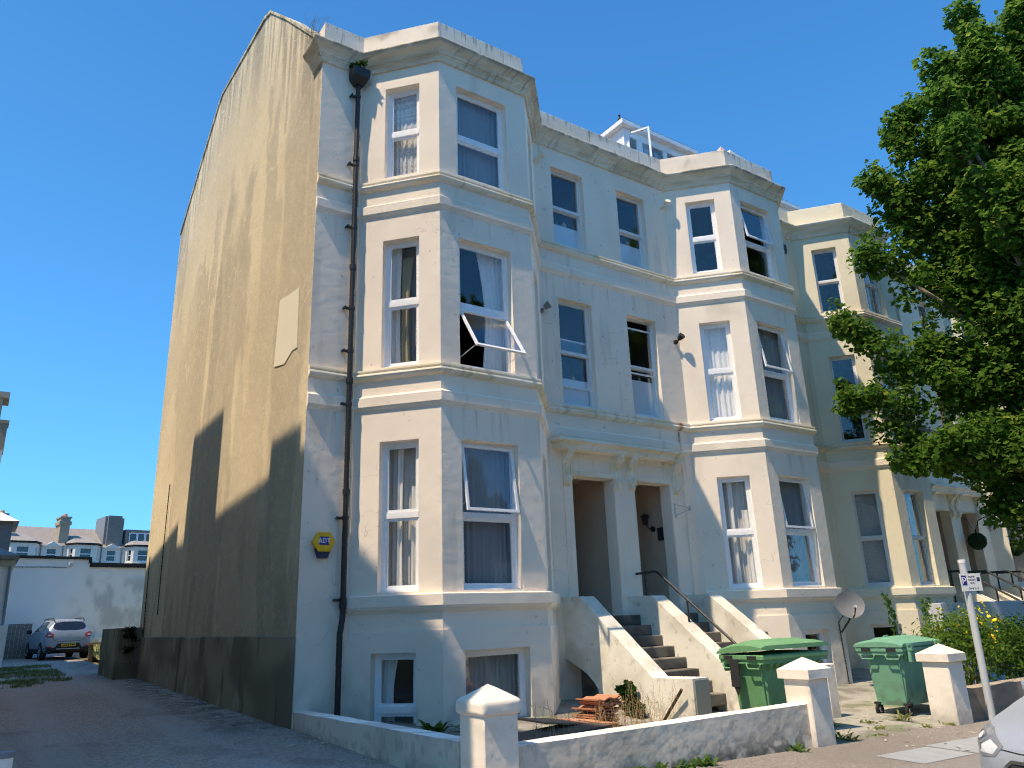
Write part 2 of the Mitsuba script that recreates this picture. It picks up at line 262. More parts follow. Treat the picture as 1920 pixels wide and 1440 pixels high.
def tube(pts, rad, n=8, cap=True):
    p = np.asarray(pts, float); k = len(p)
    rad = np.broadcast_to(np.asarray(rad, float), (k,))
    t = np.gradient(p, axis=0); t /= np.linalg.norm(t, axis=1, keepdims=True) + 1e-12
    ref = np.array([0, 0, 1.0]) if abs(t[:, 2]).mean() < 0.8 else np.array([1.0, 0, 0])
    a = np.cross(t, ref); a /= np.linalg.norm(a, axis=1, keepdims=True) + 1e-12
    b = np.cross(t, a); ang = np.arange(n) * 2 * np.pi / n
    v = (p[:, None] + rad[:, None, None] * (np.cos(ang)[None, :, None] * a[:, None] + np.sin(ang)[None, :, None] * b[:, None])).reshape(-1, 3)
    f = []
    for i in range(k - 1):
        for j in range(n):
            q0, q1, q2, q3 = i * n + j, i * n + (j + 1) % n, (i + 1) * n + (j + 1) % n, (i + 1) * n + j
            f += [[q0, q1, q2], [q0, q2, q3]]
    if cap:
        v = np.vstack([v, p[0], p[-1]])
        for j in range(n):
            f += [[len(v) - 2, (j + 1) % n, j], [len(v) - 1, (k - 1) * n + j, (k - 1) * n + (j + 1) % n]]
    return trimesh.Trimesh(v, f, process=False)
def lathe(prof, n=24):
    """Closed profile [(r, z)] turned round z."""
    m = trimesh.creation.revolve(np.asarray(prof, float), sections=n); return m
def prism(poly, h):
    """Polygon (list of xy or shapely) extruded along +z."""
    g = poly if hasattr(poly, 'exterior') else sg.Polygon(poly)
    return trimesh.creation.extrude_polygon(g, h, engine='earcut')
def yz_prism(pts, x0, x1):
    """Polygon in (y, z) extruded in x."""
    return xf(prism(pts, x1 - x0), (x0, 0, 0), (0, 1, 0), (0, 0, 1), (1, 0, 0))
def xz_prism(pts, y0, y1):
    return xf(prism(pts, y1 - y0), (0, y0, 0), (1, 0, 0), (0, 0, 1), (0, 1, 0))
def tm(man):
    m = man.to_mesh(); return trimesh.Trimesh(m.vert_properties[:, :3], m.tri_verts, process=False)
def man(mesh):
    return m3.Manifold(m3.Mesh(vert_properties=np.asarray(mesh.vertices, np.float32), tri_verts=np.asarray(mesh.faces, np.uint32)))
def ext(poly, z0, z1):
    return m3.CrossSection([np.asarray(poly.exterior.coords)[:-1]], m3.FillRule.NonZero).extrude(z1 - z0).translate((0, 0, z0))
def sweep(path, prof, closed_prof=False):
    """Sweep [(offset to the right of travel, z)] along a plan path with mitred corners; ends capped."""
    P = np.asarray(path, float); k = len(P)
    d = np.diff(P, axis=0); d /= np.linalg.norm(d, axis=1, keepdims=True)
    nr = np.stack([d[:, 1], -d[:, 0]], 1)
    mit = np.zeros_like(P)
    mit[0], mit[-1] = nr[0], nr[-1]
    for i in range(1, k - 1):
        s = nr[i - 1] + nr[i]; mit[i] = s / (1 + nr[i - 1] @ nr[i])
    pf = np.asarray(prof, float); q = len(pf)
    v = np.concatenate([np.column_stack([P + mit * o, np.full(k, z)]) [:, None] for o, z in pf], 1).reshape(-1, 3)
    f = []
    for i in range(k - 1):
        for j in range(q):
            j2 = (j + 1) % q
            a, b, c, e = i * q + j, i * q + j2, (i + 1) * q + j2, (i + 1) * q + j
            f += [[a, b, c], [a, c, e]]
    tri = trimesh.creation.triangulate_polygon(sg.Polygon(pf), engine='earcut')
    tv, tf = tri
    # map cap vertices onto profile vertices
    idx = [int(np.argmin(((pf - t) ** 2).sum(1))) for t in tv]
    for t in tf:
        a, b, c = (idx[i] for i in t)
        f += [[a, b, c], [(k - 1) * q + c, (k - 1) * q + b, (k - 1) * q + a]]
    m = trimesh.Trimesh(v, f, process=False)
    trimesh.repair.fix_normals(m)
    return m
def rough_up(m, length, amp, scale, seed=0):
    """Refine and displace along normals by noise: cast or worn surfaces."""
    mm = man(m).refine_to_length(length)
    t = tm(mm); t.merge_vertices()
    nrm = t.vertex_normals
    t.vertices = t.vertices + nrm * ((meshkit.fbm(t.vertices * scale, 3, seed) - 0.5) * 2 * amp)[:, None]
    return t
def patch(body, poly, O, u, v, n, step=0.03, lift=0.004):
    """A sheet in the outline poly (plane coordinates along u, v from O) dropped along -n onto the mesh body."""
    g = sg.Polygon(poly) if not hasattr(poly, 'exterior') else poly
    ring = g.exterior.segmentize(step); pts = [*np.asarray(ring.coords)[:-1]]
    x0, y0, x1, y1 = g.bounds
    inner = g.buffer(-step * 0.4)
    for a in np.arange(x0 + step / 2, x1, step):
        for b in np.arange(y0 + step / 2, y1, step):
            if inner.contains(sg.Point(a, b)): pts.append((a, b))
    pts = np.array(pts); tri = Delaunay(pts).simplices
    tri = tri[[g.buffer(1e-6).contains(sg.Point(*pts[t].mean(0))) for t in tri]]
    O, u, v, n = (np.asarray(w, float) for w in (O, u, v, n))
    org = O + pts[:, :1] * u + pts[:, 1:] * v + n * 9
    loc, ri, _ = body.ray.intersects_location(org, np.tile(-n, (len(org), 1)), multiple_hits=True)
    P = O + pts[:, :1] * u + pts[:, 1:] * v
    best = np.full(len(P), -1e9)
    for l, i in zip(loc, ri): best[i] = max(best[i], (l - O) @ n)
    ok = best > -1e8
    if not ok.all():
        best[~ok] = np.interp(np.flatnonzero(~ok), np.flatnonzero(ok), best[ok])
    P = P + best[:, None] * n
    m = trimesh.Trimesh(P, tri, process=False)
    if len(tri) and (m.face_normals.mean(0) @ n) < 0: m.invert()
    m.vertices = m.vertices + n * lift
    return m
def text_on(O, u, v, n, s, h, depth=0.003, bold=True):
    t = meshkit.text_mesh(s, h, depth, bold)
    w = t.bounds[1][0] - t.bounds[0][0]
    t.apply_translation((-w / 2 - t.bounds[0][0], -h / 2, 0))
    return xf(t, O, u, v, n)
X, Y, Z = np.eye(3)
def gz(x, y):
    x, y = np.asarray(x, float), np.asarray(y, float)
    a = -0.138 + np.where(y > 0, 0.0148 * np.minimum(y, 60), 0.024 * np.maximum(y, -12))
    return a - 0.022 * np.clip(x, 0, 30) * np.clip(-y / 2, 0, 1)

# ------------------------------------------------------------------ ground
def sheet(xs, ys, dz=0.0, fn=None):
    xs, ys = np.asarray(xs, float), np.asarray(ys, float)
    gx, gy = np.meshgrid(xs, ys, indexing='ij')
    z = (gz(gx, gy) if fn is None else fn(gx, gy)) + dz
    v = np.stack([gx, gy, z], -1).reshape(-1, 3); n = len(ys); f = []
    for i in range(len(xs) - 1):
        for j in range(n - 1):
            a = i * n + j; f += [[a, a + n, a + n + 1], [a, a + n + 1, a + 1]]
    return trimesh.Trimesh(v, f, process=False)
def lin(a, b, s): return np.linspace(a, b, max(2, int(abs(b - a) / s) + 1))
struct('ground', sheet([-400, -150, -60, -30, -12, -6, -3, 0, 1, 2, 4, 8, 15, 30, 60, 150, 400], [-400, -150, -60, -30, -12, -8, -6, -4, -3, -2, -1, 0, 2, 5, 10, 20, 31, 60, 150, 400], -0.16), 'm_earth')
struct('alley', sheet([-6.3, -5, -3.5, -2, -1, -0.5, 0.0], [-5.2, -4, -2, 0, *lin(1, 33, 1)]), 'm_tarmac')
struct('pavement', sheet([-60, -30, -12, -6, -3, 0, 1, 2, 4, 6, 8, 10, 15, 20, 30, 60], [-7.15, -6.5, -6, -5.5, -5.2]), 'm_pave')
struct('pavement', sheet([0, 1, 2, 4, 6, 8, 10, 15, 20, 30, 60], [-5.2, -4.95]), 'm_pave')
struct('road', sheet([-60, -30, -12, -6, 0, 2, 4, 8, 12, 20, 30, 60], [-15.5, -12, -10, -8, -7.0], -0.115), 'm_road')
struct('kerb', cat_(*[box(x, x + 0.9, -7.15, -7.0, gz(x + .45, -7.1) - 0.3, gz(x + .45, -7.1) + 0.006, 0.012) for x in np.arange(-9, 20, 0.91)]), 'm_slab')
struct('front_yard', sheet([0.22, 1, 2, 3, 4, 5, 6, 8, 10, 12, 14, 17, 20, 25], [-4.95, -4, -3, -2, -1, 0.2], -0.004), 'm_yard')
for i, (x0, x1, y0, y1) in enumerate([(4.55, 5.6, -6.3, -5.75), (5.65, 6.9, -6.35, -5.7)]):
    m = sheet(lin(x0, x1, .3), lin(y0, y1, .2), 0.004)
    put(uniq('pavement__paving_slab'), m, 'm_slab')
ly = lambda x, y: gz(x, 23.0) + np.clip((y - 24.0) / 7.0, 0, 1) * 0.62
struct('grass_bank', sheet(lin(0.45, 9, .6), lin(13.5, 31.2, .6), 0.0, lambda x, y: np.maximum(gz(x, y) + 0.01, ly(x, y))), 'm_grass')

# ------------------------------------------------------------------ windows
def window(par, O, u, n, w, h, style='upvc', tr=0.5, curtain='net', opened=None, rd=0.13, bars=None, board=0.0, seed=0):
    """A window unit in an opening; O: lower left corner on the wall plane, u to the right seen from outside, n outwards."""
    k = uniq(par + '__window')
    put_ = lambda name, m, mat, sm=False: part(k, name, xf(m, O, u, Z, n), mat, sm)
    fw, fd = (0.058, 0.07) if style == 'upvc' else (0.042, 0.08)
    mat = 'm_upvc' if style == 'upvc' else 'm_timberwhite'
    zb = -rd - fd; yt = h * tr; tb = 0.045 if style == 'upvc' else 0.025
    lo = 0.06 if style == 'upvc' else 0.075
    e = 0.012
    fr = [box(-e, fw, -e, h + e, zb, -rd), box(w - fw, w + e, -e, h + e, zb, -rd), box(fw, w - fw, -e, lo, zb, -rd), box(fw, w - fw, h - fw, h + e, zb, -rd)]
    fr += [box(fw, w - fw, yt - tb, yt + tb, zb + 0.005, -rd + 0.012)]
    fr += [box(0.0, w, 0.002, 0.03, -rd, -rd + 0.06)]
    put_('frame', cat_(*fr), mat)
    sw = 0.042 if style == 'upvc' else 0.03
    areas = {'bottom': (fw, w - fw, lo, yt - tb), 'top': (fw, w - fw, yt + tb, h - fw)}
    for nm, (a, b, c, d) in areas.items():
        zf = -rd - 0.012 if nm == 'bottom' else -rd - 0.004
        if style == 'sash': zf = -rd - 0.045 if nm == 'bottom' else -rd - 0.006
        op = (opened or {}).get(nm)
        if op and op[0] == 'slide':
            c, d = c - op[1], d - op[1]
        s = [box(a, a + sw, c, d, zf - 0.035, zf), box(b - sw, b, c, d, zf - 0.035, zf), box(a + sw, b - sw, c, c + sw, zf - 0.035, zf), box(a + sw, b - sw, d - sw, d, zf - 0.035, zf)]
        if bars and nm in bars:
            s.append(box((a + b) / 2 - 0.012, (a + b) / 2 + 0.012, c + sw, d - sw, zf - 0.03, zf - 0.004))
        g = trimesh.Trimesh([[a + sw - .005, c + sw - .005, zf - 0.018], [b - sw + .005, c + sw - .005, zf - 0.018], [b - sw + .005, d - sw + .005, zf - 0.018], [a + sw - .005, d - sw + .005, zf - 0.018]], [[0, 1, 2], [0, 2, 3]], process=False)
        s = cat_(*s)
        if op and op[0] == 'hung':
            s = mv(s, z=0.03); g = mv(g, z=0.03)
            s = rot(s, -op[1], (1, 0, 0), (0, d, zf + 0.03)); g = rot(g, -op[1], (1, 0, 0), (0, d, zf + 0.03))
            st = [tube([(xx, c + 0.12, zf - 0.02), (xx, c + 0.12 + 0.06, zf + 0.02 + (d - c) * 0.8 * math.sin(math.radians(op[1])))], 0.007, 6) for xx in (a + 0.03, b - 0.03)]
            put_('stay', cat_(*st), 'm_galv')
        put_('sash', s, mat)
        put_('pane', g, 'm_glass')
        if op:
            pass
    r = np.random.default_rng(seed + 11)
    def folds(x0, x1, y0, y1, zc, amp=0.025, per=0.11, gather=0.0):
        nx = max(8, int((x1 - x0) / 0.012)); ny = 12
        xs = np.linspace(x0, x1, nx); ys = np.linspace(y0, y1, ny)
        ph = np.cumsum(1 + 0.5 * r.standard_normal(nx)) * (x1 - x0) / nx / per * 2 * np.pi
        v = []
        for yy in ys:
            q = (yy - y0) / (y1 - y0)
            xx = xs
            if gather: xx = x0 + (xs - x0) * (1 - gather * math.sin(q * math.pi) * 0.6 - gather * (1 - q) * 0.4)
            v.append(np.stack([xx, np.full(nx, yy), zc + amp * np.sin(ph) * (0.7 + 0.3 * np.sin(q * 3 + xs * 5))], 1))
        v = np.concatenate(v); f = []
        for i in range(ny - 1):
            for j in range(nx - 1):
                a0 = i * nx + j; f += [[a0, a0 + 1, a0 + nx + 1], [a0, a0 + nx + 1, a0 + nx]]
        return trimesh.Trimesh(v, f, process=False)
    zc = zb - 0.09
    if curtain == 'net': put_('curtain', folds(-.02, w + .02, -0.02, h + .05, zc, 0.02, 0.09), 'm_net', True)
    if curtain == 'lace': put_('curtain', folds(-.02, w + .02, -0.02, h + .05, zc, 0.02, 0.09), 'm_lace', True)
    if curtain == 'netsides':
        put_('curtain', folds(w * .30, w * .46, -0.02, h + .05, zc, 0.02, 0.08, .3), 'm_curtain', True); put_('curtain', folds(w * .66, w + .02, -0.02, h * .70, zc, 0.03, 0.1, .0), 'm_curtain', True)
        put_('curtain', folds(-.02, w + .02, -0.02, h + .05, zc - .1, 0.02, 0.09), 'm_softnet', True)
    if curtain == 'plain': put_('curtain', folds(-.02, w + .02, -0.02, h + .05, zc, 0.03, 0.12), 'm_curtain', True)
    if curtain in ('sides', 'left', 'right'):
        if curtain != 'right': put_('curtain', folds(-.02, w * 0.48, -0.02, h + .05, zc, 0.03, 0.1, 0.35), 'm_curtain', True)
        if curtain != 'left':
            m = folds(0, w * 0.52, -0.02, h + .05, zc - 0.03, 0.03, 0.1, 0.35); m.vertices[:, 0] = w + .02 - m.vertices[:, 0]; put_('curtain', m, 'm_curtain', True)
    if curtain == 'drape':
        put_('curtain', folds(-.02, w + .02, -0.02, h + .05, zc - .2, 0.02, 0.09), 'm_lace', True)
        put_('curtain', folds(0.02, w * 0.36, -0.02, h + .05, zc, 0.03, 0.1, 0.2), 'm_curtain', True)
        put_('curtain', folds(w * 0.30, w * 0.62, -0.02, h * .92, zc - 0.09, 0.03, 0.12, 0.5), 'm_drape', True)
    if curtain == 'blind':
        put_('blind', cat_(*[rot(box(0, w, y0, y0 + 0.03, zc, zc + 0.002), 20, (1, 0, 0), (0, y0, zc)) for y0 in np.arange(0.02, h, 0.032)]), 'm_blind')
    if board:
        put_('lower_panel', box(fw + .01, w - fw - .01, 0.05, h * board, zb - 0.01, zb - 0.002), 'm_frost')
        items = []
        for q in range(4):
            xx = fw + 0.1 + q * (w - 2 * fw - 0.2) / 3.2; hh = r.uniform(0.08, 0.2); rr = r.uniform(0.025, 0.05)
            prof = [(0.0, 0), (rr, 0), (rr, hh * .7), (rr * .45, hh * .85), (rr * .45, hh), (0, hh)]
            items.append(mv(rot(lathe(prof, 10), -90, (1, 0, 0)), xx, h * board, zb - 0.08))
        put_('bottle', items[0], 'm_curtain', True); put_('bottle', items[1], 'm_navy', True); put_('bottle', items[2], 'm_drape', True)
        put_('shelf', box(0, w, h * board - 0.02, h * board, zb - 0.14, zb - 0.015), 'm_timberwhite')
    return k

# ------------------------------------------------------------------ terraced houses
ZS = (1.6, 5.11, 8.58)
WZ = ((1.63, 3.92), (5.15, 7.43), (8.66, 10.51))
def sill_prof(z): return [(-.02, z + .012), (.072, z), (.075, z - .03), (.05, z - .055), (.082, z - .075), (.088, z - .1), (.07, z - .135), (.03, z - .165), (-.02, z - .17)]
def band_prof(z): return [(-.02, z + .20), (.012, z + .185), (.055, z + .15), (.055, z), (.045, z - .005), (.035, z - .03), (.012, z - .055), (.01, z - .075), (-.02, z - .08)]
def slab_prof(): return [(-.02, 1.598), (.085, 1.588), (.092, 1.58), (.092, 1.425), (.078, 1.41), (.075, 1.39), (.04, 1.372), (.03, 1.345), (-.02, 1.34)]
def cornice_prof(): return [(-.02, 11.27), (.232, 11.225), (.238, 11.20), (.225, 11.17), (.195, 11.135), (.15, 11.10), (.115, 11.06), (.10, 11.015), (.078, 11.01), (.078, 10.975), (.06, 10.965), (.045, 10.93), (.04, 10.89), (-.02, 10.885)]

def house(xl, xr, bay, door, rw, fwin, label, wall_mat, trim_mat, cornice_mat, parapet_mat, base_mat, specs, left_return=False, band_mat=None):
    hs = thing('terraced_house', label, 'house', 'houses of the street terrace')
    a, b, c, d = bay; yb = -1.104
    back = 12.9
    path = [(xl, 0), (a, 0), (b, yb), (c, yb), (d, 0), (xr, 0)]
    outline = sg.Polygon(path + [(xr, back), (xl, back)])
    inner = outline.buffer(-0.28, join_style=2); inner2 = outline.buffer(-0.30, join_style=2)
    cuts, wins = [], []
    def opening(P, u, n, w, z0, z1):
        """Cut a box through the wall; P plan point of the left end on the wall plane."""
        O = np.array([P[0], P[1], z0])
        bx = xf(box(0, w, 0, z1 - z0, -0.6, 0.25), O, u, Z, n); cuts.append(man(bx)); return O
    lu = np.array([b - a, yb, 0]); L1 = np.linalg.norm(lu); lu /= L1; ln = np.array([lu[1], -lu[0], 0])
    ru = np.array([d - c, -yb, 0]); L2 = np.linalg.norm(ru); ru /= L2; rn = np.array([ru[1], -ru[0], 0])
    fu, fn = X, -Y
    for i, (z0, z1) in enumerate(WZ):
        q = specs['bay'][i]
        wins.append((opening((a + lu[0] * .309 * L1, lu[1] * .309 * L1), lu, ln, .441 * L1, z0, z1), lu, ln, .441 * L1, z1 - z0, q[0]))
        wins.append((opening((fwin[0], yb), fu, fn, fwin[1] - fwin[0], z0, z1), fu, fn, fwin[1] - fwin[0], z1 - z0, q[1]))
        wins.append((opening((c + ru[0] * .25 * L2, yb + ru[1] * .25 * L2), ru, rn, .441 * L2, z0, z1), ru, rn, .441 * L2, z1 - z0, q[2]))
    for i, (z0, z1) in enumerate(((5.15, 7.395), (8.567, 10.453))):
        wins.append((opening((rw[0], 0), fu, fn, rw[1] - rw[0], z0, z1), fu, fn, rw[1] - rw[0], z1 - z0, specs['recess'][i]))
    bz0 = -0.32
    wins.append((opening((a + lu[0] * .262 * L1, lu[1] * .262 * L1), lu, ln, .47 * L1, bz0, .785), lu, ln, .47 * L1, .785 - bz0, specs['base'][0]))
    bf = specs.get('base_front', (fwin[0], fwin[1] + .06))
    wins.append((opening((bf[0], yb), fu, fn, bf[1] - bf[0], bz0 - .2, .785), fu, fn, bf[1] - bf[0], .985 - bz0, specs['base'][1]))
    dz0, dz1 = 1.19, 3.75
    cuts.append(man(box(door[0], door[1], -0.3, 0.6, dz0, dz1)))
    cuts.append(man(box(door[0] - .205, door[1] + .245, .283, 1.855, dz0 - .1, 4.005)))
    allcuts = m3.Manifold.batch_boolean(cuts, m3.OpType.Add)
    shell = ext(outline, -0.6, 11.3) - ext(inner, -0.7, 11.4) - allcuts
    if left_return: shell = shell - man(box(xl - .1, xl + .3, .012, 14, -1, 12))
    part(hs, 'front_wall', tm(shell), wall_mat)
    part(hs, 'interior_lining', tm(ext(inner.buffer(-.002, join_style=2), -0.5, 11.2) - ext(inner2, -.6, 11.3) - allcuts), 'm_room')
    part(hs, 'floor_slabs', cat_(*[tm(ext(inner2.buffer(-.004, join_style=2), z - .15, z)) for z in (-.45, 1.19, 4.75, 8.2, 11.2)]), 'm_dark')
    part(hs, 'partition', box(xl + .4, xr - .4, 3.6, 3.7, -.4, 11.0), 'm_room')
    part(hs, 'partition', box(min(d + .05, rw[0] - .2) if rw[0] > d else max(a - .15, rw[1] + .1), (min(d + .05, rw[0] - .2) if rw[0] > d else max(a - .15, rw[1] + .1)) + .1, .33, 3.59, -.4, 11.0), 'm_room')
    pl = ext(outline.buffer(.03, join_style=2), -.6, 1.085) - ext(outline.buffer(-.02, join_style=2), -.7, 1.2) - allcuts - man(box(xl - 1, xr + 1, .02, 14, -2, 2)) - man(box(xl - 1, xl - .0005, -3, 14, -2, 2)) - man(box(xr + .0005, xr + 1, -3, 14, -2, 2)) - man(box(door[0] - .06, door[1] + .06, -.2, .2, -2, 3))
    part(hs, 'plinth', tm(pl), base_mat)
    def sw(name, prof, mat, seg):
        part(hs, name, sweep(seg, prof), mat)
    pathr = ([(xl, .42)] if left_return else []) + path
    for zz in ZS[1:]: sw('sill_band', sill_prof(zz), trim_mat, path)
    for zz in (4.50, 7.955): sw('fascia_band', band_prof(zz), band_mat or trim_mat, path if zz > 5 else path)
    sw('sill_slab', slab_prof(), base_mat, [(a + .0, 0.0), (b, yb), (c, yb), (d, 0)])
    sw('cornice', cornice_prof(), cornice_mat, pathr)
    sw('parapet', [(-.022, 11.22), (-.022, 11.79), (-.03, 11.80), (-.26, 11.81), (-.27, 11.80), (-.27, 11.22)], parapet_mat, [(xl, .4)] * bool(left_return) + path)
    for j, (O, u, n, w, h, sp) in enumerate(wins):
        if sp is not None: window(hs, O, u, n, w, h, seed=j, **sp)
    # porch recess and door
    l, r = door[0] - .10, door[1] + .14; z0 = dz0
    po = [box(l - .1, l, .29, 1.75, z0, 4.0), box(r, r + .1, .29, 1.75, z0, 4.0), box(l - .1, r + .1, .29, 1.75, 3.9, 4.0), box(l - .1, r + .1, 1.75, 1.85, z0, 4.0)]
    part(hs, 'porch', cat_(*po), 'm_porch')
    part(hs, 'porch_floor', box(door[0] + .003, door[1] - .003, -.06, 1.75, z0 - .1, z0 + .01), 'm_porchfloor')
    fd = part(hs, 'front_door', box(l + .12, r - .12, 1.69, 1.745, z0 + .012, z0 + 2.1, .01), 'm_navy')
    for q in range(4):
        px = l + .22 + (q % 2) * (r - l - .44) / 2; pz = z0 + .2 + (q // 2) * .9
        part(fd, 'panel', box(px, px + (r - l - .44) / 2 - .08, 1.675, 1.69, pz, pz + .75, .006), 'm_navy')
    # roof behind the parapet
    rp = [(.9, 11.25), (1.15, 12.1), (3.9, 14.75), (8.45, 15.4), (12.85, 13.0), (12.85, 11.25)]
    part(hs, 'roof', yz_prism(rp, xl + .36, xr - .02), 'm_slate')
    part(hs, 'back_wall', box(xl + .31, xr - .01, 12.91, 13.0, -.6, 13.0), wall_mat)
    return hs

U = lambda **k: dict(style='upvc', **k)
S_ = lambda **k: dict(style='sash', **k)
W1 = {'bay': [(U(curtain='netsides', tr=.5), U(curtain='lace', tr=.49, opened={'top': ('hung', 9)}), U(curtain='plain')),
              (U(curtain='drape', tr=.5), U(curtain='right', tr=.47, opened={'bottom': ('hung', 34)}), U(curtain='plain')),
              (U(curtain='net', tr=.5), U(curtain='lace', tr=.46), U(curtain='net'))],
      'recess': [S_(curtain='none', tr=.5, board=.27, opened={'bottom': ('slide', -.34)}), S_(curtain='none', tr=.52, board=.34)],
      'base': [U(curtain='left', tr=.30), U(curtain='lace', tr=.2)], 'base_front': (2.11, 3.255)}
W2 = {'bay': [(U(curtain='netsides', tr=.49), U(curtain='lace', tr=.5, opened={'top': ('hung', 6)}), U(curtain='none')),
              (U(curtain='plain', tr=.5), U(curtain='lace', tr=.5, opened={'top': ('hung', 9)}), U(curtain='plain')),
              (U(curtain='none', tr=.49), U(curtain='none', tr=.46, opened={'top': ('hung', 10)}), U(curtain='net'))],
      'recess': [S_(curtain='none', tr=.5, board=.38, opened={'top': ('slide', .18)}), S_(curtain='none', tr=.5, board=.36)],
      'base': [U(curtain='none', tr=.30), U(curtain='none', tr=.25)], 'base_front': (10.0, 10.80)}
W3 = {'bay': [(S_(curtain='blind', tr=.5), S_(curtain='left', tr=.5), None), (S_(curtain='none', tr=.5), S_(curtain='none', tr=.5), None), (S_(curtain='none', tr=.5), S_(curtain='none', tr=.5), None)],
      'recess': [S_(curtain='none'), S_(curtain='none')], 'base': [S_(curtain='none'), S_(curtain='none')]}
BAY1, BAY2 = (.776, 1.763, 3.645, 4.632), (8.507, 9.55, 11.33, 12.37)
BAY3, BAY4 = (13.42, 14.30, 16.03, 17.0), (21.1, 22.15, 23.9, 24.95)
H1 = house(0.0, 6.46, BAY1, (5.17, 6.2), (5.087, 5.957), (2.121, 3.195), 'white stuccoed end house with a bare ochre side wall and three storeys of bay windows', 'm_white', 'm_trim', 'm_cornice', 'm_parapet', 'm_white', W1, True, 'm_white')
H2 = house(6.46, 12.75, BAY2, (6.75, 7.74), (6.941, 7.797), (9.876, 10.931), 'white stuccoed house second from the alley, with a white dormer above its parapet', 'm_white', 'm_trim', 'm_cornice', 'm_parapet', 'm_white', W2, False, 'm_white')
H3 = house(12.75, 19.25, BAY3, (18.0, 18.98), (17.55, 18.4), (14.70, 15.55), 'pale yellow house with white bands, behind the green bin and the parking sign', 'm_yellow', 'm_trim', 'm_trim', 'm_yellow', 'm_pale', W3, False, 'm_white')
H4 = house(19.25, 25.6, BAY4, (19.53, 20.5), (19.6, 20.4), (22.45, 23.4), 'cream house mostly hidden behind the street tree, hung with topiary balls', 'm_pale', 'm_trim', 'm_trim', 'm_pale', 'm_pale', W3, False, 'm_white')

# gable of the end house
gp = [(.012, 11.27), (.30, 11.62), (.82, 12.14), (2.4, 13.72), (3.75, 14.98), (4.25, 15.18), (8.3, 15.74), (8.7, 15.62), (10.5, 14.72), (12.88, 13.42), (12.9, 13.3), (12.9, -.6), (.012, -.6)]
gm = man(yz_prism(gp, 0.0, 0.30)).refine_to_length(0.45); gt = tm(gm); gt.merge_vertices()
gv = gt.vertices; on = gv[:, 0] < 0.001
gv[on, 0] += (-0.035 * (meshkit.fbm(np.column_stack([gv[on, 1] * .5, gv[on, 2] * .4, gv[on, 0] * 0]), 3, 4) - .5) - .004) * np.clip((gv[on, 1] - .02) / .8, 0, 1) * np.clip((12.8 - gv[on, 1]) / .5, 0, 1)
gt.vertices = gv
part(H1, 'gable_wall', gt, 'm_gable', 30, 'ochre rendered side wall streaked with damp')
part(H1, 'gable_coping', cat_(*[hull([(-.035, y0, z0 - .02), (.33, y0, z0 - .02), (-.035, y0, z0 + .05), (.33, y0, z0 + .05), (-.035, y1, z1 - .02), (.33, y1, z1 - .02), (-.035, y1, z1 + .05), (.33, y1, z1 + .05)]) for (y0, z0), (y1, z1) in zip(gp[1:9], gp[2:10])]), 'm_gable')
gb = rough_up(box(-.055, .02, .004, 12.92, -.7, 1.075, .012), .35, .012, 1.2, 3)
part(H1, 'gable_plinth', gb, 'm_gplinth', 35, 'dark damp-stained base of the side wall')
part(H1, 'render_patch', rough_up(yz_prism([(.60, 6.70), (1.12, 6.76), (1.66, 6.86), (1.78, 5.62), (1.2, 5.5), (.80, 5.62), (.56, 5.6)], -.02, .004), .2, .003, 3, 2), 'm_patch', 30, 'pale repair patch in the render')
for (ya, za, yb_, zb_) in ((12.0, .9, 12.25, 3.2), (10.35, 1.6, 10.4, 4.9)):
    part(H1, 'wall_cable', tube([(-.03, ya, za), (-.03, (ya + yb_) / 2 + .05, (za + zb_) / 2), (-.03, yb_, zb_)], .012, 6), 'm_dark')
cp = []
# porch canopy with consoles across the two doors
cz = 4.42
can = sweep([(4.79, .0), (4.79, -.0001), (8.0, -.0001), (8.0, .0)][1:3], [(-.01, cz), (.30, cz - .01), (.33, cz - .03), (.34, cz - .07), (.30, cz - .10), (.26, cz - .13), (.25, cz - .21), (.06, cz - .215), (-.01, cz - .215)])
part(H1, 'porch_canopy', cat_(can, box(4.70, 4.79, -.33, .0, cz - .09, cz - .012, .012), box(4.735, 4.79, -.27, .0, cz - .2, cz - .09, .012), box(8.0, 8.06, -.31, 0, cz - .09, cz - .012, .012)), 'm_trim', False, 'moulded canopy over the two doors')
def console(x):
    pr_ = []
    ny = 26
    for i in range(ny):
        t = i / (ny - 1); z = cz - .22 - t * .64
        o = .20 - .15 * smooth01(t / .45) + .05 * math.exp(-((t - .80) / .09) ** 2) + .03 * math.exp(-((t - .08) / .08) ** 2)
        pr_.append((o, z))
    poly = [(-.01, pr_[0][1])] + pr_ + [(.01, pr_[-1][1] - .035), (-.01, pr_[-1][1] - .04)]
    body = xf(prism(poly, .15), (x - .075, 0, 0), (0, -1, 0), (0, 0, 1), (1, 0, 0))
    bits = [body]
    for i, t in enumerate(np.linspace(.03, .9, 7)):
        o, z = np.interp(t, np.linspace(0, 1, ny), [p[0] for p in pr_]), cz - .22 - t * .64
        s = trimesh.creation.icosphere(1, .035 + .02 * (i in (0, 6))); s.vertices *= (1.1, .7, 1.2); bits.append(mv(s, x, -o - .002, z))
    for sx in (-.082, .082):
        for zz, rr, oo in ((cz - .30, .055, .12), (cz - .745, .038, .075)):
            bits.append(cyl((x + sx - .006, -oo, zz), (x + sx + .006, -oo, zz), rr, 14))
    bits.append(box(x - .1, x + .1, -.22, .0, cz - .235, cz - .2, .01))
    return cat_(*bits)
def smooth01(t):
    t = min(max(t, 0), 1); return t * t * (3 - 2 * t)
for xx in (5.03, 6.30, 6.66, 7.90): part(H1, 'console', console(xx), 'm_trim', 40, None)
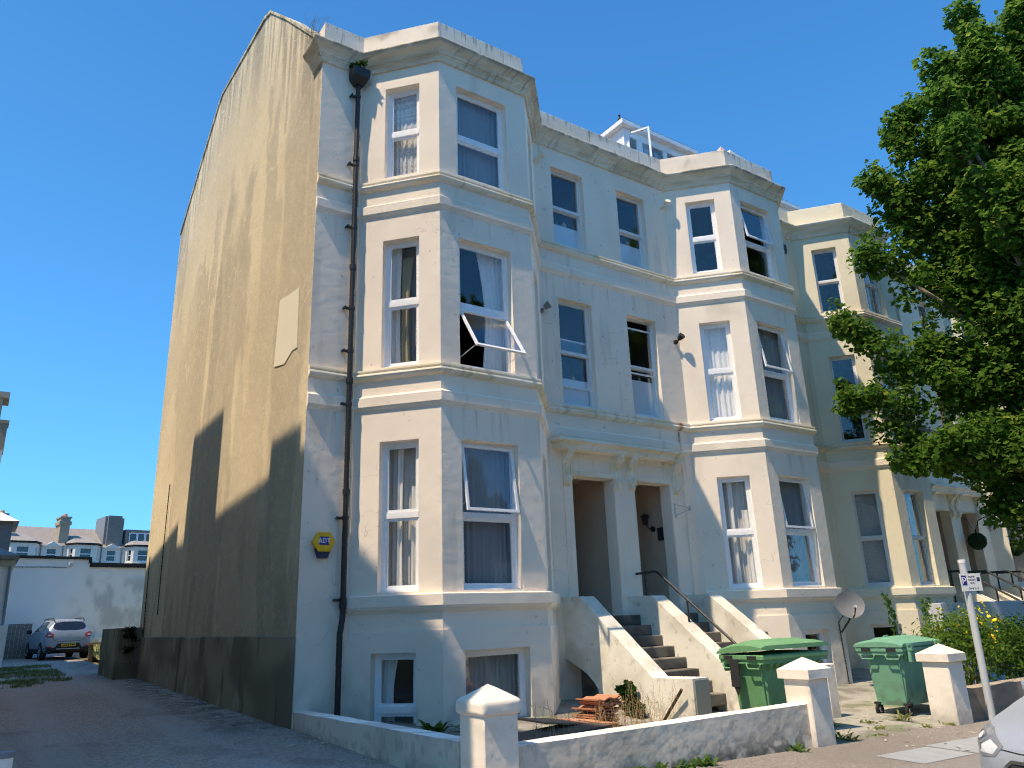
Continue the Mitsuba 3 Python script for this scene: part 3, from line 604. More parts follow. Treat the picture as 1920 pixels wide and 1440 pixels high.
for l, r in ((5.17, 6.2), (6.75, 7.74)):
    part(H1, 'door_frieze', cat_(box(l - .03, r + .03, -.028, .0, 3.755, 3.84), box(l - .03, r + .03, -.022, .0, 4.12, 4.2), box(l - .03, l + .05, -.024, .0, 3.84, 4.12), box(r - .05, r + .03, -.024, .0, 3.84, 4.12)), 'm_trim')
for l, r in ((4.96, 5.165), (6.205, 6.745), (7.745, 7.96)):
    part(H1, 'door_pilaster', box(l, r, -.02, .0, 1.53, 3.755, .005), 'm_white')
# yellow pair: canopy
can = sweep([(17.75, 0), (20.85, 0)], [(-.01, cz), (.30, cz - .01), (.33, cz - .03), (.34, cz - .07), (.26, cz - .13), (.25, cz - .21), (-.01, cz - .215)])
part(H3, 'porch_canopy', can, 'm_pale')
cz_ = cz
for xx in (17.9, 19.1, 19.4, 20.62): part(H3, 'console', console(xx), 'm_pale', 40)

# drainpipe, hopper, brackets on the end house
dp = thing('drainpipe', 'black cast iron drainpipe running down the end house beside the bay', 'drainpipe')
px, py = .655, -.085
part(dp, 'upper_pipe', tube([(px, py, 10.62), (px, py, 8.9), (px, py, 4.4), (px, py, 1.45), (px, py, 1.33), (px - .03, py - .045, 1.2), (px - .06, py - .06, 1.08), (px - .06, py - .06, .95), (px - .06, py - .06, -.25)], .043, 12), 'm_black', True)
for zz in (10.35, 8.93, 7.7, 6.2, 5.45, 4.55, 2.75, 1.55):
    part(dp, 'bracket', cat_(cyl((px, py, zz - .03), (px, py, zz + .03), .053, 12), box(px - .13, px + .02, py + .02, py + .05, zz - .02, zz + .02), cyl((px - .12, py - .03, zz), (px - .12, 0, zz), .016, 8)), 'm_black')
part(dp, 'pipe_collar', cat_(*[cyl((px, py, zz), (px, py, zz + .09), .056, 12) for zz in (9.0, 6.9, 4.9, 3.1, 1.42)]), 'm_black')
hop = hull([(px - .16, -.27, 10.86), (px + .16, -.27, 10.86), (px - .16, -.005, 10.86), (px + .16, -.005, 10.86), (px - .15, -.25, 10.70), (px + .15, -.25, 10.70), (px - .15, -.005, 10.70), (px + .15, -.005, 10.70), (px - .07, -.15, 10.58), (px + .07, -.15, 10.58), (px - .07, -.02, 10.58), (px + .07, -.02, 10.58)])
part(dp, 'hopper', hop, 'm_black')
dp2 = thing('drainpipe', 'thin painted waste pipe in the corner beside the bay, behind the black drainpipe', 'drainpipe')
part(dp2, 'pipe', tube([(.745, -.03, 9.6), (.745, -.03, 2.62), (.745, -.02, 2.5)], .022, 8), 'm_pale', True)
dp3 = thing('drainpipe', 'rust-stained pipe joint on the wall between the doors and the second bay', 'drainpipe')
part(dp3, 'pipe', tube([(8.16, -.03, 4.9), (8.16, -.03, 1.3)], .02, 8), 'm_white', True)

dp4 = thing('drainpipe', 'dark pipes in the corner between the white bay and the yellow house', 'drainpipe')
for q, xx in enumerate((12.52, 12.70)): part(dp4, 'pipe', tube([(xx, -.06, 1.5), (xx, -.06, 1.0), (xx - .2, -.08, .6), (xx - .2, -.08, -.4)], .03, 8), 'm_blackmatt', True)
hp = thing('rain_hopper', 'black hopper head under the cornice between the white and the yellow house', 'hopper')
part(hp, 'head', box(12.60, 12.82, -.22, -.005, 10.25, 10.52, .03), 'm_black'); part(hp, 'outlet', cyl((12.71, -.1, 9.9), (12.71, -.1, 10.25), .04, 10), 'm_black')

# dormer of the second house
def dormer(par, x0, x1, y0, y1, z0, z1, opensash=True):
    d = uniq(par + '__dormer')
    w = x1 - x0
    mm = man(box(x0, x1, y0, y1 - .03, z0, z1 - .035)) - man(box(x0 + .06, x1 - .06, y0 + .06, y1 - .06, z0 - .1, z1 - .12))
    win = [(x0 + .10, x0 + .52), (x0 + .62, x0 + 1.5), (x0 + 1.56, x1 - .12)]
    for a, b in win: mm = mm - man(box(a, b, y0 - .1, y0 + .1, z0 + .1, z1 - .22))
    part(d, 'wall', tm(mm), 'm_upvc')
    part(d, 'eaves', box(x0 - .16, x1 + .16, y0 - .16, y1 - .02, z1 - .03, z1 + .10), 'm_upvc')
    part(d, 'roof', hull([(x0 - .16, y0 - .16, z1 + .11), (x1 + .16, y0 - .16, z1 + .11), (x0 - .16, y1, z1 + .11), (x1 + .16, y1, z1 + .11), (x0 + .5, y0 + .6, z1 + .62), (x1 - .5, y0 + .6, z1 + .62), (x0 + .5, y1, z1 + .62), (x1 - .5, y1, z1 + .62)]), 'm_brick')
    part(d, 'finial', cat_(cyl((x0 + .5, y0 + .6, z1 + .6), (x0 + .5, y0 + .6, z1 + .86), .02, 8), mv(trimesh.creation.icosphere(1, .055), x0 + .5, y0 + .6, z1 + .76), mv(trimesh.creation.icosphere(1, .035), x0 + .5, y0 + .6, z1 + .90)), 'm_blackmatt')
    for i, (a, b) in enumerate(win):
        h0, h1 = z0 + .1, z1 - .22
        fr = [box(a, a + .045, y0 - .01, y0 + .05, h0, h1), box(b - .045, b, y0 - .01, y0 + .05, h0, h1), box(a + .045, b - .045, y0 - .01, y0 + .05, h0, h0 + .05), box(a + .045, b - .045, y0 - .01, y0 + .05, h1 - .05, h1)]
        part(d, 'window_frame', cat_(*fr), 'm_upvc')
        if i == 0 and opensash:
            a2, b2 = a, a + .62
            s = cat_(box(a2, a2 + .05, -.02, .02, h0, h1), box(b2 - .05, b2, -.02, .02, h0, h1), box(a2 + .05, b2 - .05, -.02, .02, h0, h0 + .05), box(a2 + .05, b2 - .05, -.02, .02, h1 - .05, h1))
            g = trimesh.Trimesh([[a2 + .05, 0, h0 + .05], [b2 - .05, 0, h0 + .05], [b2 - .05, 0, h1 - .05], [a2 + .05, 0, h1 - .05]], [[0, 1, 2], [0, 2, 3]], process=False)
            part(d, 'open_casement', mv(rot(s, -62, Z, (a2, 0, 0)), y=y0 - .03), 'm_upvc', False, 'casement standing open')
            part(d, 'pane', mv(rot(g, -62, Z, (a2, 0, 0)), y=y0 - .03), 'm_glass')
        else:
            part(d, 'pane', trimesh.Trimesh([[a, y0 + .02, h0], [b, y0 + .02, h0], [b, y0 + .02, h1], [a, y0 + .02, h1]], [[0, 1, 2], [0, 2, 3]], process=False), 'm_glass')
            part(d, 'curtain', cat_(*[box(xx, xx + .07, y0 + .1 + .02 * (q % 2), y0 + .12 + .02 * (q % 2), h0, h1 - .1) for q, xx in enumerate(np.arange(a, b - .05, .1))]), 'm_blind')
    return d
dormer(H2, 8.80, 11.35, 1.45, 3.6, 12.3, 13.75)
dormer(H3, 13.6, 16.0, 1.45, 3.6, 12.1, 13.3, False)
# rounded roof goods on the second parapet
single('cloth_bundle', rough_up(hull([(9.55, -1.0, 11.81), (9.8, -1.0, 11.81), (9.55, -.82, 11.81), (9.8, -.82, 11.81), (9.6, -.97, 11.95), (9.72, -.85, 11.99), (9.66, -.92, 12.02), (9.95, -.95, 11.85)]), .07, .025, 9, 4), 'm_terracotta', 'pink and white cloth bundle on the corner of the second bay parapet', 'cloth', smooth=50)
single('folded_sheet', rough_up(hull([(9.9, -1.0, 11.82), (9.9, -.85, 11.82), (11.1, -1.0, 11.82), (11.1, -.85, 11.82), (9.9, -1.0, 11.96), (9.9, -.88, 11.97), (10.5, -1.0, 11.9), (11.1, -.95, 11.86)]), .12, .025, 6, 5), 'm_signwhite', 'white folded sheet lying along the second bay parapet', 'sheet', smooth=40)
ant = thing('roof_bracket', 'grey metal bracket frame beside the dormer on the roof', 'bracket')
part(ant, 'frame', cat_(tube([(11.35, .9, 11.9), (11.6, .5, 12.65)], .02, 6), tube([(11.55, .9, 11.9), (11.8, .5, 12.75)], .02, 6), tube([(11.4, .8, 12.3), (11.75, .6, 12.4)], .02, 6)), 'm_galv')
part(ant, 'lamp_head', mv(trimesh.creation.icosphere(2, .10), 11.85, .45, 12.75), 'm_blackmatt', True)

# ------------------------------------------------------------------ entrance stairs
TOP = [(-.001, 1.535), (-.50, 1.53), (-1.22, .98), (-2.14, .275), (-2.95, .295), (-2.95, -.7)]
ARCH = [(-.885, -.7), (-.875, -.1), (-.855, .05), (-.75, .165), (-.58, .283), (-.45, .345), (-.31, .40), (-.16, .465), (-.001, .53)]
TOPM = [(-.001, 1.535), (-.62, 1.52), (-1.35, .98), (-2.35, .22), (-2.75, -.02), (-2.75, -.7), (-.001, -.7)]
def wall_side(poly, x0, x1, seed): return rough_up(yz_prism(poly, x0, x1), .22, .008, 1.6, seed)
es = thing('entrance_stairs', 'left flight of worn stone steps, with an arched white side wall', 'stairs', 'entrance stairs of the terrace')
part(es, 'side_wall', wall_side(TOP + ARCH, 4.78, 5.11, 1), 'm_stair', 40, 'white side wall with an arch under it')
part(es, 'side_wall', wall_side(TOPM, 6.36, 6.70, 2), 'm_stair', 40)
part(es, 'end_panel', box(4.80, 5.09, -2.972, -2.96, -.5, .27), 'm_greyend')
es2 = thing('entrance_stairs', 'right flight of worn stone steps on the white houses, with a black handrail', 'stairs', 'entrance stairs of the terrace')
part(es2, 'side_wall', wall_side(TOPM, 7.88, 8.2, 3), 'm_stair', 40)
def flight(k, x0, x1):
    r0 = 1.19
    for i in range(8):
        z = r0 - .178 * i; y1 = -.02 - .262 * i
        st = box(x0, x1, y1 - .285, y1, z - .178, z, .014)
        part(k, 'step', rough_up(st, .15, .005, 4, i), 'm_step', 35)
    part(k, 'stair_base', yz_prism([(-.01, 1.0), (-2.1, -.42), (-2.1, -.7), (-.01, -.7)], x0 + .004, x1 - .004), 'm_step')
flight(es, 5.10, 6.37); flight(es2, 6.69, 7.89)
hr = [(6.60, .02, 1.94), (6.60, -.52, 1.955), (6.60, -.60, 1.93), (6.60, -1.30, 1.40), (6.60, -2.35, .60), (6.60, -2.55, .45)]
part(es2, 'handrail', cat_(tube(hr, .024, 10), cyl((6.6, -.25, 1.5), (6.6, -.25, 1.95), .018, 8), cyl((6.6, -1.27, 1.0), (6.6, -1.27, 1.42), .018, 8)), 'm_black', 40)
# forecourt walls and rails of the yellow houses
fc = thing('forecourt_wall', 'pale grey retaining wall behind the yellow-flowered shrub', 'wall')
part(fc, 'face', rough_up(box(13.6, 22.0, -2.05, -1.75, -.8, 1.21, .01), .5, .006, 1.0, 4), 'm_forecourt', 35)
part(fc, 'fill', box(17.0, 22.0, -1.74, -.02, -.8, 1.14), 'm_forecourt')
es3 = thing('entrance_stairs', 'pale stairs of the yellow house with black handrails, partly behind the sign', 'stairs', 'entrance stairs of the terrace')
for xx in (17.55, 19.1, 20.75):
    part(es3, 'side_wall', yz_prism([(-.001, 1.6), (-.6, 1.58), (-1.4, 1.15), (-2.3, .5), (-2.3, -.6), (-.001, -.6)], xx, xx + .28), 'm_pale')
for xx in (17.45, 18.75, 20.0, 20.85):
    part(es3, 'handrail', cat_(tube([(xx, -.05, 2.0), (xx, -.75, 2.0), (xx, -1.75, 1.35), (xx, -2.3, 1.0)], .03, 8), cyl((xx, -.45, 1.2), (xx, -.45, 2.0), .024, 8), cyl((xx, -1.5, 1.1), (xx, -1.5, 1.52), .024, 8)), 'm_black', 40)

# ------------------------------------------------------------------ garden walls and gate piers
gw = thing('garden_wall', 'low white garden wall running from the house corner to the first gate pier', 'wall')
def lowwall(x0, x1, y0, y1, zt0, zt1, along, seed):
    m = box(x0, x1, y0, y1, 0, 1, 0); mm = man(m).refine_to_length(.16); t = tm(mm); t.merge_vertices(); v = t.vertices.copy()
    q = (v[:, 1] - y1) / (y0 - y1) if along == 'y' else (v[:, 0] - x0) / (x1 - x0)
    top = zt0 + (zt1 - zt0) * q; v[:, 2] = np.where(v[:, 2] > .999, top, -.75 + v[:, 2] * (top + .75))
    t.vertices = v; nn = t.vertex_normals
    t.vertices = v + nn * ((meshkit.fbm(v * 2.2, 3, seed) - .5) * .022 + (meshkit.fbm(v * 11, 2, seed) - .5) * .006)[:, None]
    return t
part(gw, 'wall', lowwall(.0, .22, -4.56, .0, .075, .143, 'y', 1), 'm_lowwall', 40)
gw2 = thing('garden_wall', 'low grey-stained garden wall facing the pavement between the two gate piers', 'wall')
part(gw2, 'wall', lowwall(.33, 4.53, -5.0, -4.76, .108, .112, 'x', 2), 'm_lowwall', 40)
gw3 = thing('garden_wall', 'low brown wall in front of the yellow-flowered shrub', 'wall')
part(gw3, 'wall', lowwall(8.12, 16.0, -4.98, -4.72, .0, -.04, 'x', 3), 'm_brick', 40)
def pier(x0, x1, y0, y1, ztop, worn, label, seed):
    OV = .022 if worn else .045
    k = thing('gate_pier', label, 'gate pier', 'white gate piers with pyramid caps')
    part(k, 'shaft', rough_up(box(x0, x1, y0, y1, -.8, ztop, .012), .12, .005, 3, seed), 'm_pier', 40)
    o, h = OV, .105
    cx, cy = (x0 + x1) / 2, (y0 + y1) / 2
    if worn:
        ca_ = []
        for xx in (x0 - o + .035, x1 + o - .035):
            for yy in (y0 - o + .035, y1 + o - .035):
                for zz in (ztop + .035, ztop + .085):
                    s_ = trimesh.creation.icosphere(2, .045); ca_ += list(np.asarray(s_.vertices) + (xx, yy, zz))
        s_ = trimesh.creation.icosphere(1, .03); ca_ += list(np.asarray(s_.vertices) + (cx, cy, ztop + .215))
        cap = rough_up(hull(ca_), .035, .012, 7, seed)
        cap = trimesh.smoothing.filter_taubin(cap, iterations=4)
        part(k, 'cap', cap, 'm_pier', True)
    else:
        base = hull([(xx, yy, zz) for xx in (x0 - o, x1 + o) for yy in (y0 - o, y1 + o) for zz in (ztop + .0, ztop + h)] + [(cx, cy, ztop + h + .135)])
        part(k, 'cap', rough_up(base, .08, .005, 6, seed), 'm_pier', 30)
pier(-.03, .335, -5.05, -4.63, .39, True, 'white gate pier with a rounded worn cap, nearest, at the corner of the alley', 5)
pier(4.52, 4.90, -5.06, -4.70, .385, False, 'white gate pier ending the grey-stained wall, in front of the first green bin', 6)
pier(7.72, 8.13, -5.06, -4.68, .40, False, 'white gate pier overlapping the green bin, beside the parking sign', 7)
st = single('stub_wall', rough_up(box(-.63, -.02, 12.3, 15.2, -.3, 1.33, .01), .3, .012, 1.5, 8), 'm_gplinth', 'dark mossy stub of wall at the far end of the ochre side wall', 'wall', smooth=35)
bp = single('gate_post', box(6.98, 7.2, -3.6, -3.4, -.7, .375, .01), 'm_pier', 'short white post standing behind the second gate pier', 'post')
bol = thing('bollard', 'white bollard with a dark top at the alley mouth', 'bollard')
bz = float(gz(-3.535, -5.0))
part(bol, 'shaft', cyl((-3.535, -5.0, bz - .2), (-3.535, -5.0, .47), .05, 16), 'm_signwhite', 40)
part(bol, 'cap', cyl((-3.535, -5.0, .47), (-3.535, -5.0, .505), .055, 16), 'm_lead', 40)

# ------------------------------------------------------------------ wheeled bins
def wheelie(cx, cy, rz, label, mat, sc=1.0, lock=False, lift=0.0, hs=-1):
    k = thing('wheeled_bin', label, 'bin', 'big green wheeled bins')
    z0 = float(gz(cx, cy)) - .03
    def P(name, m, mt, sm=False, par=None):
        m = m.copy(); m.vertices *= sc
        return part(par or k, name, mv(rot(m, rz, Z), cx, cy, z0), mt, sm)
    L, D, H = .62, .33, 1.02          # half length, half depth, rim height
    b = hull([(sx * (L - .12), sy * (D - .10), .17) for sx in (-1, 1) for sy in (-1, 1)] + [(sx * (L - .03), sy * (D - .13), H) for sx in (-1, 1) for sy in (-1, 1)] + [(sx * (L - .10), sy * (D - .02), H) for sx in (-1, 1) for sy in (-1, 1)] + [(sx * (L - .16), sy * (D - .09), .17) for sx in (-1, 1) for sy in (-1, 1)])
    P('body', b, mat, 20)
    P('front_panel_rib', cat_(*[hull([(-L + .02 + .002, yy, H - .08), (-L + .02 + .002, yy + .008, H - .08), (-L + .10, yy * .9, .2), (-L + .10, yy * .9 + .008, .2), (-L + .04, yy, H - .08), (-L + .12, yy * .9, .2)]) for yy in (-.26,)]), mat)
    P('rim', cat_(box(-L - .05, L + .05, -D - .05, D + .05, H - .07, H, .015), box(-L - .03, L + .03, -D - .03, D + .03, H - .11, H - .07)), mat)
    teeth = [hull([(xx - .035, -D - .045, H - .11), (xx + .035, -D - .045, H - .11), (xx - .035, -D + .02, H - .11), (xx + .035, -D + .02, H - .11), (xx - .008, -D + .03, H - .2), (xx + .008, -D + .03, H - .2)]) for xx in np.linspace(-L + .14, L - .14, 9)]
    [P('rim_rib', tt, mat) for tt in teeth]
    # lid: shallow dome with a raised panel, made of a height field
    nx, ny = 33, 21
    gx, gy = np.meshgrid(np.linspace(-L - .06, L + .06, nx), np.linspace(-D - .06, D + .06, ny), indexing='ij')
    u, v = gx / (L + .06), gy / (D + .06)
    hgt = .055 + .075 * (1 - v * v) * (1 - .25 * u * u) - .03 * np.clip((np.abs(u) - .9) * 10, 0, 1) + .018 * ((np.abs(u) < .62) & (np.abs(v) < .5))
    V = np.stack([gx, gy, H + .005 + hgt], -1).reshape(-1, 3); W = V.copy(); W[:, 2] = H + .006
    idx = np.arange(nx * ny).reshape(nx, ny); f = []
    for i in range(nx - 1):
        for j in range(ny - 1):
            a, b_, c, d = idx[i, j], idx[i + 1, j], idx[i + 1, j + 1], idx[i, j + 1]
            f += [[a, b_, c], [a, c, d]]
    ring = [*idx[:, 0], *idx[-1, 1:], *idx[-2::-1, -1], *idx[0, -2:0:-1]]; n0 = nx * ny
    for q in range(len(ring)):
        a, b_ = ring[q], ring[(q + 1) % len(ring)]; f += [[a, n0 + a, n0 + b_], [a, n0 + b_, b_]]
    lid = trimesh.Trimesh(np.vstack([V, W]), f, process=False)
    if lift: lid = rot(lid, -lift, X, (0, D + .05, H))
    lk = P('lid', lid, mat, 25)
    P('lid_handle', cat_(*[tube([(sx * .3 - .07, D * .1, H + .13), (sx * .3 - .06, D * .1, H + .165), (sx * .3 + .06, D * .1, H + .165), (sx * .3 + .07, D * .1, H + .13)], .011, 6) for sx in (-1, 1)]), mat)
    pk = []
    for yy in (-.2, .2):
        P('hand_hold', box(-L - .056, -L - .04, yy - .075, yy + .075, H - .062, H - .012), 'm_blackmatt')
        P('lift_bar', cat_(tube([(-L + .0, yy - .12, H - .10), (-L - .035, yy - .11, H - .12), (-L - .035, yy - .09, H - .17), (-L - .035, yy + .09, H - .17), (-L - .035, yy + .11, H - .12), (-L, yy + .12, H - .10)], .014, 6)), mat, 40)
    for xx in (-L + .13, L - .18):
        P('hinge', cat_(*[rot(g_, 0 if hs < 0 else 180, Z, (xx, 0, 0)) for g_ in (box(xx - .05, xx + .05, -D - .13, -D - .04, H - .06, H + .075, .015), cyl((xx - .07, -D - .10, H + .05), (xx + .07, -D - .10, H + .05), .022, 10), box(xx - .045, xx + .045, -D - .10, -D - .045, H - .22, H - .06, .01))]), mat)
    for sx in (-1, 1):
        for sy in (-1, 1):
            xx, yy = sx * (L - .14), sy * (D - .10)
            w = P('wheel', rot(lathe([(.0, -.024), (.07, -.024), (.098, -.018), (.1, 0), (.098, .018), (.07, .024), (0, .024)], 20), 90, X), 'm_rubber', 40) if False else None
            wm = mv(rot(lathe([(.0, -.024), (.07, -.024), (.098, -.018), (.1, 0), (.098, .018), (.07, .024), (0, .024)], 20), 90, X), xx, yy, .1)
            wk = P('wheel', wm, 'm_rubber', 40)
            P('hub', mv(rot(lathe([(.0, -.028), (.045, -.028), (.045, .028), (0, .028)], 16), 90, X), xx, yy, .1), 'm_galv', False, wk)
            P('fork', cat_(box(xx - .03, xx + .05, yy - .04, yy - .031, .08, .2), box(xx - .03, xx + .05, yy + .031, yy + .04, .08, .2), box(xx - .05, xx + .06, yy - .05, yy + .05, .18, .21)), 'm_blackmatt', False, wk)
    if lock:
        P('rubber_flap', rough_up(box(-L - .075, -L - .058, .02, .17, H - .40, H - .06, .005), .05, .008, 9, 3), 'm_blackmatt', 40)
        P('rubber_flap', hull([(-L - .06, .05, H - .40), (-L - .06, .14, H - .40), (-L - .06, .09, H - .5), (-L - .045, .05, H - .40), (-L - .045, .14, H - .40), (-L - .045, .09, H - .5)]), 'm_blackmatt')
    return k
wheelie(5.27, -4.02, -2, 'green wheeled bin with a dark flap hanging on its end, behind the low wall', 'm_bin', 1.0, True, 4, 1)
wheelie(8.62, -3.85, 4, 'bluish green wheeled bin standing on its wheels between two gate piers', 'm_bin_b', 1.0)

# ------------------------------------------------------------------ front garden things
tz = -.16
tiles = [(-.3, 0, 0, 4), (0, .02, 0, -6), (.02, -.02, 0, 3)]
r = np.random.default_rng(3)
def rooftile(cx, cy, z, rz, tilt=0.0):
    x, y = np.linspace(-.24, .24, 15), np.linspace(-.19, .19, 3)
    gx, gy = np.meshgrid(x, y, indexing='ij'); hh = .012 * np.cos(gx / .24 * np.pi * 2) + .006
    V = np.stack([gx, gy, hh + .012], -1).reshape(-1, 3); W = np.stack([gx, gy, hh - .006], -1).reshape(-1, 3); n = 3; f = []
    for i in range(14):
        for j in range(2):
            a = i * n + j; f += [[a, a + n, a + n + 1], [a, a + n + 1, a + 1], [45 + a, 45 + a + n + 1, 45 + a + n], [45 + a, 45 + a + 1, 45 + a + n + 1]]
    idx = np.arange(45).reshape(15, 3); ring = [*idx[:, 0], *idx[-1, 1:], *idx[-2::-1, -1], *idx[0, -2:0:-1]]
    for q in range(len(ring)):
        a, b = ring[q], ring[(q + 1) % len(ring)]; f += [[a, 45 + a, 45 + b], [a, 45 + b, b]]
    return mv(rot(rot(trimesh.Trimesh(V, f, process=False) if False else trimesh.Trimesh(np.vstack([V, W]), f, process=False), tilt, Y), rz, Z), cx, cy, z)
tg = 'terracotta roof tiles stacked in the front garden'
zc = -.285
for i in range(13):
    w = .06 if i < 9 else .0
    cx, cy = 3.16 + r.uniform(-.05, .05) - (i % 3 == 0) * .10 + (i > 8) * .06, -2.78 + r.uniform(-.04, .04)
    single('roof_tile', rooftile(cx, cy, zc, 12 + r.uniform(-9, 9), r.uniform(-2, 2)), 'm_tile', 'terracotta roof tile in the uneven stack in the front garden', 'roof tile', tg)
    zc += .036
for i in range(3):
    single('roof_tile', rooftile(2.66 + .04 * i, -2.95 - .03 * i, -.27 + .035 * i, -8 + 5 * i, 5), 'm_tile', 'terracotta roof tile lying low beside the taller stack', 'roof tile', 'terracotta roof tiles beside the stack')
single('board', rot(mv(box(-.55, .55, -.32, .32, -.012, .012, .004), 2.35, -3.15, -.02), 6, Y, (2.35, -3.15, 0)), 'm_tile', 'reddish flat board lying in front of the tile stack', 'board')
single('board', rot(mv(box(-.75, .75, -.3, .3, -.014, .014, .004), 1.75, -3.5, -.07), -3, Y, (1.7, -3.5, 0)), 'm_wood', 'dark brown board lying behind the nearest gate pier', 'board')
single('board', mv(box(-.8, .8, -.02, .02, -.22, .06, .006), 1.9, -3.85, -.1), 'm_wood', 'dark plank standing on edge in the garden', 'board')
pl1 = np.array([4.73, -2.33, -.33]); pl2 = np.array([4.68, -2.82, .15])
single('plank', tube([pl1, pl2], .028, 4), 'm_wood', 'thin dark plank leaning against the white stair wall', 'plank')

# alarm box
ab = thing('alarm_box', 'yellow hexagonal alarm box with a blue logo on the white wall', 'alarm box')
ax, az = .33, 2.385; R = .165
hexo = [(ax + R * 1.04 * math.cos(math.radians(60 * q)), az + R * .98 * math.sin(math.radians(60 * q))) for q in range(6)]
part(ab, 'cover', cat_(xz_prism(hexo, -.10, -.004)), 'm_yellowbox', False)
part(ab, 'base', xz_prism([(ax - .12, az - .10), (ax + .12, az - .10), (ax + .07, az - .235), (ax - .07, az - .235)], -.075, -.003), 'm_navy')
lp = part(ab, 'logo_panel', box(ax - .075, ax + .075, -.104, -.1005, az - .045, az + .075), 'm_blue')
part(ab, 'logo_text', text_on((ax, -.1045, az + .018), X, Z, -Y, 'ADT', .068, .002), 'm_signwhite')
# wall floodlights
def flood(x, z, tone, label, ang):
    k = thing('floodlight', label, 'floodlight', 'small floodlights on the facade')
    part(k, 'mount', cyl((x, -.002, z), (x, -.05, z), .05, 14), tone)
    part(k, 'arm', tube([(x, -.04, z), (x + .02, -.10, z + .03)], .018, 8), tone)
    h = lathe([(0, 0), (.045, .0), (.075, .10), (.075, .13), (.0, .13)], 16)
    part(k, 'head', mv(rot(rot(h, 60, X), ang, Z), x + .02, -.11, z + .04), tone, 30)
flood(4.66, 10.42, 'm_pale', 'weathered floodlight under the cornice beside the first bay', 40)
flood(4.62, 6.99, 'm_dish', 'grey floodlight beside the first bay at first floor level', 40)
flood(8.40, 10.40, 'm_pale', 'pale floodlight under the cornice beside the second bay', -20)
flood(8.36, 7.0, 'm_blackmatt', 'black floodlight beside the second bay above the doors', 0)
# porch lantern, entry phone, sign bracket
ln = thing('wall_lantern', 'black wall lantern inside the right hand porch', 'lantern')
part(ln, 'back_plate', cyl((7.875, .70, 2.92), (7.84, .70, 2.92), .06, 14), 'm_black')
part(ln, 'arm', tube([(7.85, .70, 2.92), (7.76, .72, 2.93), (7.72, .74, 3.0)], .014, 8), 'm_black')
part(ln, 'cage', mv(lathe([(0, 0), (.05, .0), (.08, .16), (.11, .17), (.06, .22), (.0, .25)], 6), 7.70, .75, 3.0), 'm_black')
single('entry_phone', box(7.82, 7.875, .40, .55, 2.66, 2.92, .01), 'm_blackmatt', 'black entry phone box on the inner porch wall', 'entry phone')
br = single('sign_bracket', cat_(box(7.80, 7.83, -.035, -.022, 3.06, 3.36), tube([(7.815, -.03, 3.34), (7.9, -.36, 3.22)], .008, 6), tube([(7.815, -.03, 3.1), (7.9, -.36, 3.2)], .008, 6), cyl((7.9, -.36, 3.17), (7.9, -.36, 3.27), .02, 8)), 'm_galv', 'small empty iron sign bracket beside the right hand doorway', 'bracket')

# satellite dish
sd = thing('satellite_dish', 'grey satellite dish on a pole at the corner of the second bay', 'satellite dish')
dc = np.array([10.92, -1.62, 1.245]); dn = np.array([-.55, -.78, .25]); dn /= np.linalg.norm(dn); du = np.cross(Z, dn); du /= np.linalg.norm(du); dv = np.cross(dn, du)
dm = lathe([(0, -.09), (.12, -.08), (.25, -.05), (.36, .0), (.375, .004), (.375, -.008), (.36, -.012), (.25, -.062), (.12, -.092), (0, -.102)], 40); dm.vertices *= (.78, .74, .8)
part(sd, 'reflector', xf(dm, dc, du, dv, dn), 'm_dish', 50)
part(sd, 'arm', tube([dc - dv * .27 - dn * .03, dc - dv * .24 + dn * .10, dc - dv * .12 + dn * .24], .012, 8), 'm_blackmatt')
part(sd, 'receiver', cyl(dc - dv * .11 + dn * .26, dc - dv * .11 + dn * .17, .028, 12), 'm_galv')
part(sd, 'mast', tube([dc - dn * .1, dc - dn * .16 + np.array([0, 0, -.1]), (11.2, -1.38, .95), (11.2, -1.15, .7)], .02, 8), 'm_blackmatt')
part(sd, 'cable', tube([(10.98, -1.50, 1.15), (11.15, -1.15, .9), (11.2, -1.145, -.5)], .012, 6), 'm_blackmatt')

# parking sign
ps = thing('parking_sign', 'grey leaning pole with a small white parking sign', 'sign post')
p0, p1 = np.array([8.62, -5.08, -.55]), np.array([8.70, -5.06, 1.78])
part(ps, 'pole', tube([p0, p1], .052, 18), 'm_galv', 40)
part(ps, 'cap', cyl(p1, p1 + (0, 0, .05), .056, 18), 'm_signwhite', 40)
so = np.array([8.70, -5.135, 1.49]); sn = np.array([-.42, -.907, 0]); su = np.array([.907, -.42, 0])
part(ps, 'plate', xf(box(-.175, .175, -.13, .13, -.004, .004), so, su, Z, sn), 'm_signwhite')
part(ps, 'clip', xf(box(-.06, .06, -.02, .02, -.06, -.005), so, su, Z, sn), 'm_galv')
part(ps, 'parking_symbol', cat_(xf(box(-.155, -.072, -.045, .10, .0045, .006), so, su, Z, sn)), 'm_blue')
part(ps, 'lettering', cat_(text_on(so - su * .1135 + Z * .03 + sn * .006, su, Z, sn, 'P', .09, .002)), 'm_signwhite')
tx = [('Permit', .08, .026), ('holders', .035, .026), ('only', -.01, .026), ('Zone 1-2', -.09, .028)]
part(ps, 'wording', cat_(*[text_on(so + su * (.02) + Z * zz + sn * .0045, su, Z, sn, s, h, .0015) for q, (s, zz, h) in enumerate(tx)], xf(box(.105, .155, .01, .07, .0045, .006), so, su, Z, sn)), 'm_navy')

